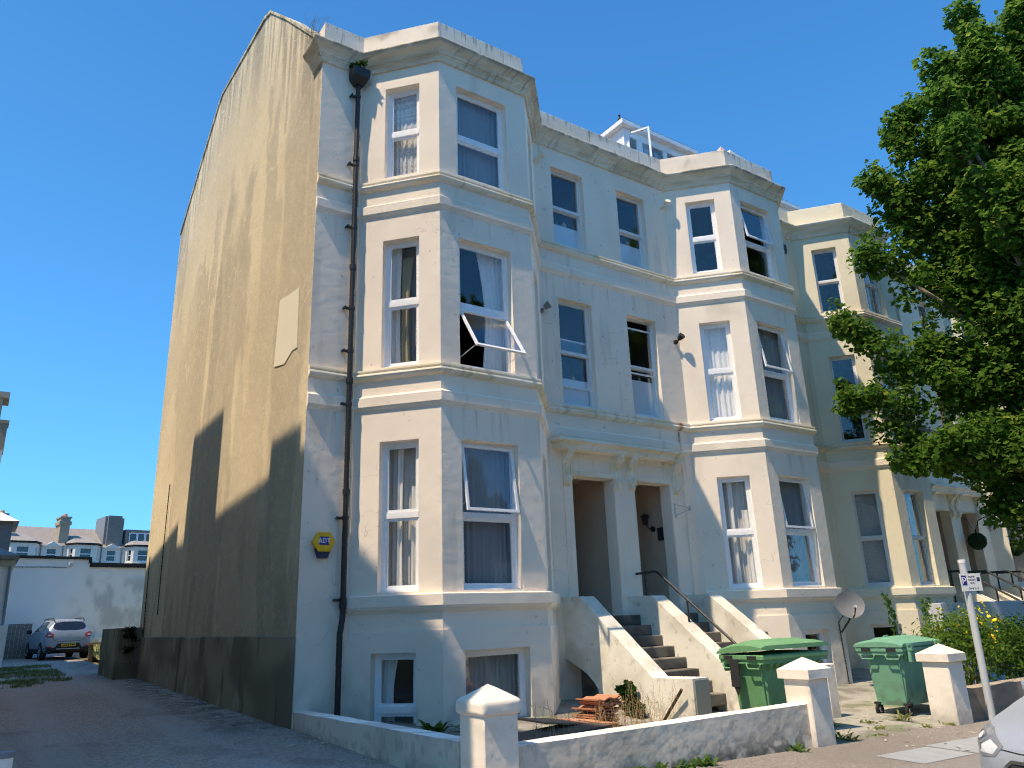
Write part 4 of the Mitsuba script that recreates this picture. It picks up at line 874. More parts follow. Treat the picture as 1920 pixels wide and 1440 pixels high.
# topiary balls and lamp on the cream house
def ball(x, z, lab):
    c = np.array([x, -.32, z]); r_ = np.random.default_rng(int(x * 10)); d = r_.standard_normal((900, 3)); d /= np.linalg.norm(d, axis=1, keepdims=True)
    V, F_ = [], []
    for q, dd in enumerate(d):
        s = np.cross(dd, r_.standard_normal(3)); s /= np.linalg.norm(s); t = np.cross(dd, s); b = c + dd * .20
        V += [b - s * .025, b + s * .025, b + dd * .05 + t * .04]; F_.append([3 * q, 3 * q + 1, 3 * q + 2])
    core = trimesh.creation.icosphere(2, .2); core.apply_translation(c)
    k = thing('topiary_ball', lab, 'topiary ball', 'hanging topiary balls')
    part(k, 'core', core, 'm_topi', True)
    part(k, 'leaves', trimesh.Trimesh(V, F_, process=False), 'm_topi')
    part(k, 'chain', tube([c + (0, 0, .2), c + (0, .2, .75)], .008, 5), 'm_black')
scene['m_topi'] = pr((0.025, 0.06, 0.02), 0.8)
ball(19.55, 2.86, 'dark green topiary ball hanging by the yellow house doorway')
ball(21.75, 2.72, 'dark green topiary ball hanging further right, under the tree')
wl = thing('wall_lantern', 'black swan-neck lantern on the wall of the cream house', 'lantern')
part(wl, 'arm', tube([(20.3, -.02, 3.2), (20.32, -.1, 3.5), (20.4, -.3, 3.6), (20.42, -.36, 3.45)], .016, 8), 'm_black')
part(wl, 'back_plate', cyl((20.3, -.0, 3.2), (20.3, -.04, 3.2), .08, 12), 'm_black')
part(wl, 'shade', mv(lathe([(0, .12), (.06, .1), (.2, .0), (.19, -.01), (.0, .05)], 16), 20.42, -.36, 3.35), 'm_black')
part(wl, 'glass', mv(lathe([(0, 0), (.06, .0), (.08, -.12), (.04, -.2), (0, -.2)], 12), 20.42, -.36, 3.35), 'm_lens')

# ------------------------------------------------------------------ plants
def leafmesh(P, N, size, r_, shape='maple', droop=0.3):
    """Leaf cards at points P facing roughly N; returns vertices, faces. Each leaf is a folded, lobed outline."""
    k = len(P)
    up = r_.standard_normal((k, 3)) * .55 + N; up /= np.linalg.norm(up, axis=1, keepdims=True)
    a = np.cross(up, r_.standard_normal((k, 3))); a /= np.linalg.norm(a, axis=1, keepdims=True); b = np.cross(up, a)
    s = size * r_.uniform(.5, 1.4, (k, 1))
    if shape == 'maple':
        pts = [(0, -.5, 0), (.52, -.18, .10), (.30, .10, .05), (.42, .36, .08), (0, .58, -.06), (-.42, .36, .08), (-.30, .10, .05), (-.52, -.18, .10)]
        fc = [(0, 1, 2), (0, 2, 4), (2, 3, 4), (0, 4, 6), (4, 5, 6), (0, 6, 7)]
    elif shape == 'oval':
        pts = [(0, -.5, 0), (.26, -.05, .06), (0, .55, -.05), (-.26, -.05, .06)]; fc = [(0, 1, 2), (0, 2, 3)]
    else:
        pts = [(0, -.5, 0), (.10, 0, .03), (0, .6, -.12), (-.10, 0, .03)]; fc = [(0, 1, 2), (0, 2, 3)]
    pts = np.array(pts); q = len(pts)
    V = P[:, None] + s[:, None] * (pts[None, :, :1] * a[:, None] + pts[None, :, 1:2] * b[:, None] + pts[None, :, 2:] * up[:, None])
    F_ = (np.arange(k)[:, None, None] * q + np.array(fc)[None]).reshape(-1, 3)
    return V.reshape(-1, 3), F_, q
def leafcol(k, q, r_, dark, light, extra=None):
    t = r_.beta(1.6, 2.2, (k, 1)); c = np.array(dark) * (1 - t) + np.array(light) * t
    if extra is not None: c[extra[0]] = extra[1]
    return np.repeat(c, q, 0)

# street tree: trunk, limbs, then leaf clumps along twigs
tr_ = np.random.default_rng(21)
tree = thing('street_tree', 'leafy sycamore street tree filling the right edge of the view', 'tree')
SH = np.array([-1.55, -.15, .1])
base = np.array([16.6, -5.7, -.75]) + SH
limbs = []
def grow(p, d, L, rad, depth):
    n = 6; pts = [p]; dd = d / np.linalg.norm(d)
    for i in range(n):
        dd = dd + tr_.standard_normal(3) * .10 + np.array([0, 0, .06]); dd /= np.linalg.norm(dd); pts.append(pts[-1] + dd * L / n)
    limbs.append((np.array(pts), np.linspace(rad, rad * .55, n + 1), depth))
    if depth >= 3: return
    kids = 5 if depth == 0 else 4
    for q in range(kids):
        t = tr_.uniform(.35, 1.0); o = pts[min(n, int(t * n) + 0)]
        ax_ = tr_.standard_normal(3); ax_ -= ax_ @ dd * dd; ax_ /= np.linalg.norm(ax_)
        nd = dd * .62 + ax_ * .85 + np.array([0, 0, .12])
        grow(o, nd, L * tr_.uniform(.55, .78), rad * .5, depth + 1)
limbs.append((np.array([base, base + (0, 0, 1.5), base + (.02, .05, 3.0)]), np.array([.26, .22, .2]), 0))
C0 = base + np.array([0, .05, 3.0])
TIPS = [(13.6, -5.0, 10.4), (14.2, -4.6, 11.9), (15.0, -5.3, 13.2), (16.3, -5.8, 14.2), (17.8, -5.4, 13.6), (14.6, -3.2, 6.4), (13.6, -3.4, 3.9), (15.2, -7.4, 8.0), (15.6, -7.2, 5.0), (18.5, -3.6, 9.0), (19.8, -5.5, 9.5), (19.8, -5.5, 6.0), (17.0, -3.0, 10.5), (15.2, -4.8, 4.2), (16.6, -6.4, 11.6), (14.4, -5.8, 9.0), (18.2, -7.4, 7.4), (17.6, -4.0, 5.2), (15.0, -3.9, 9.2), (14.5, -5.2, 6.6), (16.0, -6.5, 3.6), (16.2, -4.4, 7.6), (13.9, -5.6, 5.2), (14.2, -6.4, 7.4), (15.6, -5.6, 10.2), (17.2, -6.8, 9.6), (15.9, -5.2, 12.4), (17.0, -5.8, 15.0), (16.2, -4.6, 3.2), (17.6, -5.0, 4.0)]
T2 = [(12.0, -1.8, 7.49), (11.94, -1.7, 5.56), (12.6, -2.66, 4.1), (12.31, -2.25, 9.16), (12.55, -2.6, 11.07), (12.86, -3.05, 12.27), (13.16, -3.5, 12.65), (13.56, -4.08, 13.74), (14.04, -4.78, 14.87), (14.7, -5.7, 14.9), (13.1, -3.4, 3.0), (13.43, -3.9, 2.5), (13.27, -3.65, 8.52), (12.73, -2.86, 6.74), (12.9, -3.1, 10.2), (13.4, -3.9, 11.6), (13.6, -4.2, 6.0), (14.0, -4.8, 9.6), (14.2, -5.0, 13.0), (13.8, -4.4, 7.6), (13.5, -4.0, 4.6)]
clump = []
ALLT = [tuple(np.array(t_) + SH) for t_ in TIPS] + [tuple(CAM + (np.array(t_) + (i_ > 2) * np.array([.36, -.24, -.1]) - CAM) * .985) for i_, t_ in enumerate(T2)]
for q, tp in enumerate(ALLT):
    tp = np.array(tp); st_ = C0 + np.array([0, 0, np.clip((tp[2] - C0[2]) * .25, -.6, 3.0)])
    mid = (st_ + tp) / 2 + np.array([0, 0, -.25 if tp[2] > 5 else .5]) + tr_.standard_normal(3) * .2
    s = np.linspace(0, 1, 9)[:, None]; pts = (1 - s) ** 2 * st_ + 2 * s * (1 - s) * mid + s ** 2 * tp
    limbs.append((pts, np.linspace(.12, .025, 9), 1))
    L = np.linalg.norm(tp - st_)
    for t in np.linspace(.30, 1.0, int(L * 2.6)):
        o = pts[min(8, int(t * 8))] * (1 - (t * 8) % 1) + pts[min(8, int(t * 8) + 1)] * ((t * 8) % 1)
        spread = .22 + .85 * math.sin(math.pi * min(1, (1.04 - t) * 1.25) * .5)
        for w in range(3):
            dv_ = tr_.standard_normal(3) * (1, 1, .8); dv_ /= np.linalg.norm(dv_); e = o + dv_ * spread * tr_.uniform(.35, 1) + np.array([0, 0, .15])
            if tr_.random() < .45: limbs.append((np.array([o, (o + e) / 2 + tr_.standard_normal(3) * .05, e]), np.array([.016, .011, .005]), 3))
            clump.append((e, tr_.uniform(.22, .46)))
    clump += [(tp, .34), (tp + np.array([0, 0, .3]), .24), (tp + np.array([-.1, 0, .55]), .15)]
part(tree, 'trunk', tube(*limbs[0][:2], 14), 'm_bark', True)
part(tree, 'branches', cat_(*[tube(p_, r_, 6 if d_ < 3 else 4) for p_, r_, d_ in limbs[1:]]), 'm_bark', True)
P_, N_ = [], []
for c_, r_ in clump:
    k = int(66 * (r_ / .3) ** 2); d = tr_.standard_normal((k, 3)); d /= np.linalg.norm(d, axis=1, keepdims=True)
    P_.append(c_ + d * r_ * tr_.uniform(.3, 1.0, (k, 1)) ** .6 * (1, 1, .85)); N_.append(d * .5 + np.array([-.1, -.1, .75]))
P_, N_ = np.concatenate(P_), np.concatenate(N_)
V, F_, q = leafmesh(P_, N_, .105, tr_, 'maple')
part(tree, 'crown', trimesh.Trimesh(V, F_, process=False), 'm_leaf', False, color=leafcol(len(P_), q, tr_, (.05, .125, .022), (.21, .36, .055), (np.flatnonzero(tr_.random(len(P_)) < .04), np.array([.34, .40, .07]))))
NLEAF = len(P_)

def bush(name, label, cat, c, rad, n, size, dark, light, shape='oval', seed=0, flowers=0, group=None, stems=8):
    r_ = np.random.default_rng(seed); k = thing(name, label, cat, group)
    c = np.array(c, float); rad = np.array(rad, float)
    cl = []
    for _ in range(max(6, n // 60)):
        d = r_.standard_normal(3); d /= np.linalg.norm(d); d[2] = abs(d[2]) * r_.choice([1, 1, 1, -.6]); cl.append(c + d * rad * r_.uniform(.35, .95))
    P = np.concatenate([q_ + r_.standard_normal((n // len(cl) + 1, 3)) * .17 * rad.mean() for q_ in cl]); N = (P - c) / rad * .6 + (0, 0, .6)
    V, F_, q = leafmesh(P, N, size, r_, shape)
    part(k, 'foliage', trimesh.Trimesh(V, F_, process=False), 'm_leaf', False, color=leafcol(len(P), q, r_, dark, light))
    foot = c - (0, 0, rad[2])
    part(k, 'stems', cat_(*[tube([foot + r_.standard_normal(3) * (.05, .05, 0), (foot + q_) / 2 + r_.standard_normal(3) * .03, q_], [.014, .010, .005], 5) for q_ in cl[:stems * 3]]), 'm_bark', True)
    if flowers:
        hot = sorted(cl, key=lambda q_: -q_[0] - q_[2])[:5]; fl = np.array([hot[i_ % 5] if i_ % 4 else cl[i_ % len(cl)] for i_ in range(flowers)]) + r_.standard_normal((flowers, 3)) * .12 + (0, -.08, .1)
        V, F_, q = leafmesh(fl, np.tile([-.3, -.5, .6], (flowers, 1)), .06, r_, 'maple'); part(k, 'flowers', trimesh.Trimesh(V, F_, process=False), 'm_flower', kind='stuff')
    return k
bush('shrub', 'green shrub with yellow flowers above the brown wall beside the sign pole', 'shrub', (9.95, -4.15, .35), (.95, .5, .80), 4600, .075, (.09, .18, .03), (.30, .44, .08), 'oval', 2, 120)
bush('shrub', 'darker green bush to the right of the flowering shrub, behind the silver car', 'shrub', (11.9, -4.1, .2), (1.1, .5, .75), 3400, .08, (.05, .11, .02), (.17, .29, .05), 'oval', 3)
bush('shrub', 'broad-leaved green bush under the street tree by the retaining wall', 'shrub', (13.6, -3.6, .2), (1.0, .6, .7), 1600, .09, (.02, .06, .012), (.08, .17, .03), 'oval', 6)
bush('hopper_plant', 'leafy weed growing out of the hopper at the top of the drainpipe', 'plant', (px + .02, -.17, 10.93), (.21, .13, .11), 520, .06, (.035, .08, .02), (.10, .2, .05), 'oval', 4)
def climber(label, pts, n, size, spread, seed, dark, light, shape='maple', name='climbing_plant', cat='plant', stem='m_bark'):
    r_ = np.random.default_rng(seed); k = thing(name, label, cat); pts = np.array(pts, float)
    s = np.linspace(0, len(pts) - 1, n); P = np.stack([np.interp(s, np.arange(len(pts)), pts[:, i]) for i in range(3)], 1) + r_.standard_normal((n, 3)) * spread
    V, F_, q = leafmesh(P, np.tile([-.6, -.5, .4], (n, 1)), size, r_, shape)
    part(k, 'leaves', trimesh.Trimesh(V, F_, process=False), 'm_leaf', False, color=leafcol(n, q, r_, dark, light)); part(k, 'stem', tube(pts, .01, 5), stem)
climber('dark leafy weed growing up against the white stair wall', [(4.6, -1.95, -.5), (4.62, -1.85, -.2), (4.66, -1.75, .0), (4.66, -1.66, .15)], 170, .10, np.array([.04, .085, .06]), 5, (.012, .04, .012), (.04, .10, .025))
climber('tall arching weed with pale green leaves behind the second bin', [(9.9, -3.0, .2), (9.95, -3.1, .8), (9.75, -3.15, 1.15), (9.55, -3.2, 1.36)], 90, .09, np.array([.04, .04, .03]), 6, (.06, .14, .03), (.22, .36, .10), 'oval')
climber('upright weed with pale green leaves beside the grey retaining wall', [(10.75, -3.1, .1), (10.78, -3.15, .7), (10.85, -3.2, 1.05), (10.86, -3.2, 1.3)], 90, .09, np.array([.04, .04, .03]), 7, (.06, .14, .03), (.22, .36, .10), 'oval')
def rosette(x, y, z, n, L, label, seed, dark, light, w=.035, group=None, name='leafy_plant'):
    r_ = np.random.default_rng(seed); V, F_, C = [], [], []
    for i in range(n):
        a = r_.uniform(0, 6.28); el = r_.uniform(.35, 1.25); l = L * r_.uniform(.6, 1.1); d = np.array([math.cos(a) * math.cos(el), math.sin(a) * math.cos(el), math.sin(el)]); sd_ = np.array([-math.sin(a), math.cos(a), 0])
        b0 = len(V); col = np.array(dark) + (np.array(light) - np.array(dark)) * r_.random()
        o = np.array([x, y, z]) + r_.standard_normal(3) * (.05, .05, 0)
        for j, t in enumerate((0, .3, .6, .85, 1.0)):
            c = o + d * l * t - np.array([0, 0, 1]) * l * .45 * t ** 2.4; ww = w * math.sin(math.pi * min(.97, .12 + t * .86))
            V += [c - sd_ * ww, c + sd_ * ww]; C += [col, col]
        for j in range(4):
            a_ = b0 + 2 * j; F_ += [[a_, a_ + 1, a_ + 3], [a_, a_ + 3, a_ + 2]]
    k = thing(name, label, 'plant', group); part(k, 'leaves', trimesh.Trimesh(V, F_, process=False), 'm_leaf', True, color=np.array(C))
lg, dg = (.38, .46, .06), (.12, .24, .03)
rosette(4.45, -3.95, -.36, 26, .62, 'strappy bright green plant behind the low wall, left of the green bin', 1, dg, lg, .045)
rosette(4.62, -4.15, -.33, 12, .5, 'yellowing broad-leaved plant beside the stair foot', 8, dg, (.55, .42, .10), .04)
rosette(4.98, -4.5, -.30, 16, .55, 'pale green plant at the foot of the green bin', 2, (.16, .28, .05), (.42, .52, .12), .05)
wg = 'weeds along the foot of the pavement wall'
for q, (x_, h_) in enumerate([(1.95, .22), (2.35, .2), (2.62, .24), (4.15, .17), (1.7, .2)]):
    rosette(x_, -5.07, float(gz(x_, -5.07)), 22, h_, 'small green weed at the foot of the grey-stained wall, ' + ('second from left', 'third from left', 'fourth from left', 'rightmost, by the pier', 'leftmost')[q], 20 + q, (.06, .13, .03), (.2, .32, .08), .02, wg, 'weed')
rosette(.95, -2.3, -.1, 30, .34, 'bushy green weed against the bay wall behind the first gate pier', 30, (.04, .10, .02), (.13, .24, .05), .03, None, 'weed')
rosette(1.15, -2.9, -.05, 24, .34, 'green weed beside a pale stone behind the first gate pier', 31, (.04, .10, .02), (.16, .28, .06), .03, None, 'weed')
for q, (x_, y_, h_) in enumerate([(7.55, -4.35, .34), (8.3, -4.75, .15), (7.2, -4.9, .1), (6.5, -4.6, .12), (6.2, -4.1, .16), (7.7, -4.95, .12), (6.0, -4.95, .07), (6.9, -4.2, .12), (5.35, -4.75, .3), (5.3, -4.95, .22)]):
    rosette(x_, y_, float(gz(x_, y_)) - .005, 20, h_, 'yellowish weed ' + ('under the near wheel of the second bin', 'at the foot of the pier beside the second bin', 'on the paving left of the third pier', 'on the paving between the gate piers', 'on the yard paving behind the second pier', 'low in front of the third pier', 'on the pavement edge beside the second pier', 'on the paving behind the second bin wheels', 'right against the second gate pier', 'at the right foot of the second gate pier')[q], 40 + q, (.12, .16, .04), (.40, .42, .14), .014, 'weeds round the second bin', 'weed')
# dry stems
r_ = np.random.default_rng(9)
def dry(x, y, n, h, label, sx=.25):
    k = thing('dry_weeds', label, 'weeds', None)
    st_, hd = [], []
    for i in range(n):
        b = np.array([x + r_.normal(0, sx), y + r_.normal(0, .12), -.33]); t = b + np.array([r_.normal(0, .10), r_.normal(0, .08), h * r_.uniform(.6, 1.1)])
        st_.append(tube([b, (b + t) / 2 + r_.normal(0, .02, 3), t], [.004, .003, .002], 4))
        for w in range(7):
            p_ = b + (t - b) * r_.uniform(.4, 1); hd.append(p_ + r_.normal(0, .03, 3))
    V, F_, q = leafmesh(np.array(hd), np.tile([0, 0, 1.0], (len(hd), 1)), .035, r_, 'blade')
    part(k, 'stems', cat_(*st_), 'm_deadstem'); part(k, 'seed_heads', trimesh.Trimesh(V, F_, process=False), 'm_deadstem')
dry(2.95, -3.35, 70, .50, 'dry brown weeds in front of the tile stack', .3)
dry(1.25, -3.9, 26, .65, 'tall dry stems behind the nearest gate pier', .25)
dry(4.15, -2.6, 22, .6, 'thin dry stems beside the leaning plank', .22)
gt_ = thing('gable_grass', 'wispy grass growing where the cornice meets the side wall', 'grass tuft')
gs = [tube([(.02 + r_.normal(0, .03), .55 + r_.normal(0, .16), 11.75), (-.02 + r_.normal(0, .06), .5 + r_.normal(0, .2), 11.95), (-.05 + r_.normal(0, .12), .45 + r_.normal(0, .2), 11.95 + r_.uniform(0, .25))], [.004, .003, .002], 4) for _ in range(18)]
part(gt_, 'stems', cat_(*gs), 'm_grass')
lt = []
for q in range(420):
    a = r_.random()
    if a < .55: x_, y_ = -.06 - abs(r_.normal(0, .38)), r_.uniform(-1.5, 10)
    elif a < .72: x_, y_ = -abs(r_.normal(0, .18)) - .03, r_.uniform(-4.4, 0)
    else: x_, y_ = r_.uniform(5.2, 8.2), r_.uniform(-6.2, -3.8)
    s = r_.uniform(.012, .04); b = np.array([x_, y_, float(gz(x_, y_)) + .012 + (.0 if x_ > 0 else 0)])
    lt.append(b + r_.normal(0, s, (3, 3)) * (1, 1, .25))
lv = np.array(lt).reshape(-1, 3)
single('fallen_leaves', trimesh.Trimesh(lv, np.arange(len(lv)).reshape(-1, 3), process=False), 'm_litter', 'scattered dry leaves and litter on the ground', 'leaf litter', kind='stuff')
gr = []
gv_ = []
for q in range(9000):
    x_, y_ = r_.uniform(.4, 8), r_.uniform(18, 31); z_ = float(np.maximum(gz(x_, y_) + .01, ly(x_, y_))); a = r_.uniform(0, 6.28)
    gv_ += [(x_ - .012, y_, z_), (x_ + .012, y_, z_), (x_ + .06 * math.cos(a), y_ + .06 * math.sin(a), z_ + r_.uniform(.08, .22))]
single('grass', trimesh.Trimesh(gv_, np.arange(len(gv_)).reshape(-1, 3), process=False), 'm_grass', 'sunlit yellowish grass behind the low timber rail', 'grass', kind='stuff')
mossv = []
for q in range(4000):
    x_, y_ = r_.uniform(-3.6, -1.4), r_.uniform(11.5, 22.5)
    if meshkit.fbm(np.array([x_ * 1.2, y_ * .8, 0]), 3, 2) < .5: continue
    z_ = float(gz(x_, y_)) + .004; a = r_.uniform(0, 6.28); mossv += [(x_ - .01, y_, z_), (x_ + .01, y_, z_), (x_ + .04 * math.cos(a), y_ + .04 * math.sin(a), z_ + r_.uniform(.03, .09))]
scene['m_mossgrass'] = pr((.10, .15, .035), .9)
single('verge_grass', trimesh.Trimesh(mossv, np.arange(len(mossv)).reshape(-1, 3), process=False), 'm_mossgrass', 'patchy grass growing through the alley surface in front of the parked car', 'grass', kind='stuff')

# ------------------------------------------------------------------ cars
from scipy.interpolate import PchipInterpolator
def car_body(st, nlen=64):
    """st: rows x, half width, bottom, belt, roof, roof half width; x runs backwards from the nose (0) to the tail."""
    st = np.array(st, float); xs = np.linspace(st[0, 0], st[-1, 0], nlen)
    xs = st[0, 0] + (st[-1, 0] - st[0, 0]) * (.5 - .5 * np.cos(np.linspace(0, np.pi, nlen))) * .55 + (xs - st[0, 0]) * .45
    w, zb, bl, rf, wr = (PchipInterpolator(st[:, 0], st[:, i])(xs) for i in range(1, 6))
    rings = []
    for i in range(nlen):
        W, B, L, R, Q = w[i], zb[i], bl[i], rf[i], wr[i]
        h = L - B
        half = [(0, B), (W * .80, B), (W * .93, B + .06), (W * .975, B + h * .25), (W, B + h * .5), (W * 1.0, B + h * .72), (W * .975, L - .035), (W * .945, L), (Q + (W * .945 - Q) * .55, L + (R - L) * .5), (Q, R - .07 * min(1, (R - L) / .3)), (Q * .86, R - .022 * min(1, (R - L) / .2)), (Q * .55, R), (0, R + .012)]
        left = [(-a, b) for a, b in half[1:-1]][::-1]
        rings.append([(xs[i], a, b) for a, b in half + left])
    V = np.array(rings); n = V.shape[1]; V = V.reshape(-1, 3); f = []
    for i in range(nlen - 1):
        for j in range(n):
            a, b, c, d = i * n + j, i * n + (j + 1) % n, (i + 1) * n + (j + 1) % n, (i + 1) * n + j
            f += [[a, b, c], [a, c, d]]
    c0, c1 = len(V), len(V) + 1
    V = np.vstack([V, V[:n].mean(0), V[-n:].mean(0)])
    for j in range(n): f += [[c0, (j + 1) % n, j], [c1, (nlen - 1) * n + j, (nlen - 1) * n + (j + 1) % n]]
    m = trimesh.Trimesh(V, f, process=False); trimesh.repair.fix_normals(m)
    return m
def wheel_parts(k, place, x, y, r, sgn):
    w = part(k, 'wheel', place(mv(rot(lathe([(r * .62, -.10), (r * .9, -.11), (r, -.07), (r, .07), (r * .9, .11), (r * .62, .10), (r * .62, -.10)], 32), 90, X), x, y, r)), 'm_rubber', 40)
    sp = [mv(rot(rot(box(-.03, .03, -.012, .012, .03, r * .62), 90 * 0, X), 72 * q, Y), x, y + sgn * .085, r) for q in range(5)]
    part(w, 'rim', place(cat_(mv(rot(lathe([(0, -.02), (r * .2, -.02), (r * .2, .02), (0, .02)], 20), 90, X), x, y + sgn * .085, r), mv(rot(lathe([(r * .56, -.03), (r * .63, -.03), (r * .63, .03), (r * .56, .03), (r * .56, -.03)], 32), 90, X), x, y + sgn * .08, r), *sp)), 'm_chrome', 40)
def placer(O, fwd_deg):
    """Local x runs from the nose backwards; fwd_deg: heading of the nose in plan."""
    a = math.radians(fwd_deg); f = np.array([math.cos(a), math.sin(a), 0]); l = np.array([-f[1], f[0], 0])
    return lambda m: xf(m, O, -f, -l, Z)       # local y to the right of the driver... kept right-handed
# silver hatchback at the kerb, nose towards the alley
cb = thing('parked_car', 'silver blue car parked at the kerb in the right corner', 'car', 'parked cars')
ST = [(0, .50, .22, .50, .53, .30), (.06, .64, .19, .62, .66, .45), (.18, .74, .17, .70, .745, .58), (.38, .80, .16, .765, .82, .66), (.7, .845, .16, .84, .895, .70), (.95, .86, .16, .905, .965, .70), (1.1, .865, .16, .93, 1.04, .66), (1.65, .868, .16, .965, 1.36, .60), (2.1, .87, .16, .975, 1.47, .585), (2.6, .87, .16, .98, 1.49, .58), (3.2, .865, .17, .985, 1.46, .565), (3.6, .85, .19, .985, 1.34, .54), (3.85, .80, .25, .95, 1.06, .52), (3.98, .70, .32, .82, .88, .48)]
body = car_body(ST, 80)
place = placer((3.02, -8.22, float(gz(4, -7.2)) - .17), 172)
bm = man(body)
for xx in (.80, 3.27):
    bm = bm - man(cyl((xx, -1.2, .31), (xx, -.62, .31), .345, 28)) - man(cyl((xx, .62, .31), (xx, 1.2, .31), .345, 28))
part(cb, 'body', place(tm(bm)), 'm_silver', 38)
part(cb, 'underside', place(box(.5, 3.6, -.62, .62, .2, .6)), 'm_rubber')
for sy in (-1, 1):
    P = patch(body, [(-.62 * sy + d, zz) for d, zz in ((0, 0), (.0, 0))] if False else [(sy * .50, .575), (sy * .44, .65), (sy * .60, .76), (sy * .79, .805), (sy * .825, .76), (sy * .76, .65), (sy * .63, .565)], (0, 0, 0), Y, Z, -X + np.array([0, 0, 0]), .03, .006)
    hk = part(cb, 'headlight', place(P), 'm_lamphouse', 40)
    hp_ = sg.Polygon([(sy * .50, .575), (sy * .44, .65), (sy * .60, .76), (sy * .79, .805), (sy * .825, .76), (sy * .76, .65), (sy * .63, .565)])
    q_ = lambda pts: [(sy * a_, b_) for a_, b_ in pts]
    part(hk, 'main_chamber', place(patch(body, sg.Polygon(q_([(.515, .587), (.47, .645), (.56, .695), (.64, .65), (.63, .590)])).buffer(-.004), (0, 0, 0), Y, Z, -X, .012, .009)), 'm_lens', 40)
    part(hk, 'upper_chamber', place(patch(body, sg.Polygon(q_([(.665, .665), (.60, .715), (.68, .748), (.745, .74), (.74, .70)])).buffer(-.004), (0, 0, 0), Y, Z, -X, .012, .009)), 'm_chrome', 40)
    part(hk, 'lamp', place(patch(body, sg.Point(sy * .678, .71).buffer(.024, 10), (0, 0, 0), Y, Z, -X, .01, .014)), 'm_lens', 40)
    part(hk, 'indicator', place(patch(body, sg.LineString(q_([(.55, .601), (.64, .603), (.73, .662), (.80, .742)])).buffer(.006), (0, 0, 0), Y, Z, -X, .012, .010)), 'm_lens', 40)
    part(hk, 'divider', place(patch(body, sg.LineString(q_([(.585, .712), (.655, .655), (.65, .612)])).buffer(.005), (0, 0, 0), Y, Z, -X, .012, .011)), 'm_lead', 40)
    part(hk, 'bezel', place(patch(body, hp_.buffer(.005), (0, 0, 0), Y, Z, -X, .02, .003)), 'm_lead', 40)
grl = [(-.40, .34), (-.46, .46), (-.36, .545), (.36, .545), (.46, .46), (.40, .34), (.3, .29), (-.3, .29)]
part(cb, 'grille', place(patch(body, grl, (0, 0, 0), Y, Z, -X, .03, .005)), 'm_blackmatt', 40)
for zz in (.335, .385, .435, .485): part(cb, 'grille_bar', place(patch(body, sg.box(-.42, zz, .42, zz + .014), (0, 0, 0), Y, Z, -X, .03, .016)), 'm_chrome', 40)
gp_ = sg.Polygon(grl); ringp = gp_.buffer(.02)
for a_, b_ in (((-.46, .46), (-.36, .555)), ((-.36, .555), (.36, .555)), ((.36, .555), (.46, .46)), ((-.46, .46), (-.40, .33)), ((.46, .46), (.40, .33)), ((-.40, .33), (-.3, .28)), ((.40, .33), (.3, .28)), ((-.3, .28), (.3, .28))):
    ls = sg.LineString([a_, b_]).buffer(.012)
    part(cb, 'grille_surround', place(patch(body, ls, (0, 0, 0), Y, Z, -X, .025, .014)), 'm_chrome', 40)
part(cb, 'bonnet_seam', place(patch(body, sg.LineString([(-.62, .645), (-.3, .615), (0, .605), (.3, .615), (.62, .645)]).buffer(.005), (0, 0, 0), Y, Z, -X, .02, .002)), 'm_blackmatt', 40)
for sy in (-1, 1): part(cb, 'bonnet_crease', place(patch(body, sg.LineString([(.35, sy * .42), (1.1, sy * .58)]).buffer(.006), (0, 0, 0), X, Y, Z, .03, .004)), 'm_silver', 40)
part(cb, 'windscreen', place(patch(body, [(1.06, -.62), (1.14, -.66), (1.88, -.55), (1.88, .55), (1.14, .66), (1.06, .62), (1.01, 0)], (0, 0, 0), X, Y, Z, .06, .006)), 'm_carglass', 40)
for sy in (-1, 1):
    part(cb, 'side_window', place(patch(body, [(1.55, 1.0), (2.05, 1.40), (2.5, 1.41), (2.5, 1.0)], (0, 0, 0), X, Z, Y * sy, .05, .006)), 'm_carglass', 40)
    part(cb, 'side_window', place(patch(body, [(2.58, 1.0), (2.58, 1.41), (3.1, 1.38), (3.3, 1.05), (3.2, 1.0)], (0, 0, 0), X, Z, Y * sy, .05, .006)), 'm_carglass', 40)
    mk = part(cb, 'wing_mirror', place(trimesh.smoothing.filter_taubin(tm(man(hull([(1.34, sy * .86, .95), (1.34, sy * 1.0, .94), (1.34, sy * 1.0, 1.04), (1.34, sy * .88, 1.05), (1.43, sy * .88, .95), (1.45, sy * .99, .945), (1.45, sy * .99, 1.04), (1.43, sy * .88, 1.05)])).refine_to_length(.04)), iterations=10)), 'm_silver', True)
    part(cb, 'fog_light', place(patch(body, sg.Point(sy * .56, .36).buffer(.05, 8), (0, 0, 0), Y, Z, -X, .025, .006)), 'm_lens', 40)
    for xx in (.80, 3.27): wheel_parts(cb, place, xx, sy * .76, .30, sy)
part(cb, 'badge', place(patch(body, sg.Point(0, .585).buffer(.05, 8), (0, 0, 0), Y, Z, -X, .02, .008)), 'm_blue', 40)

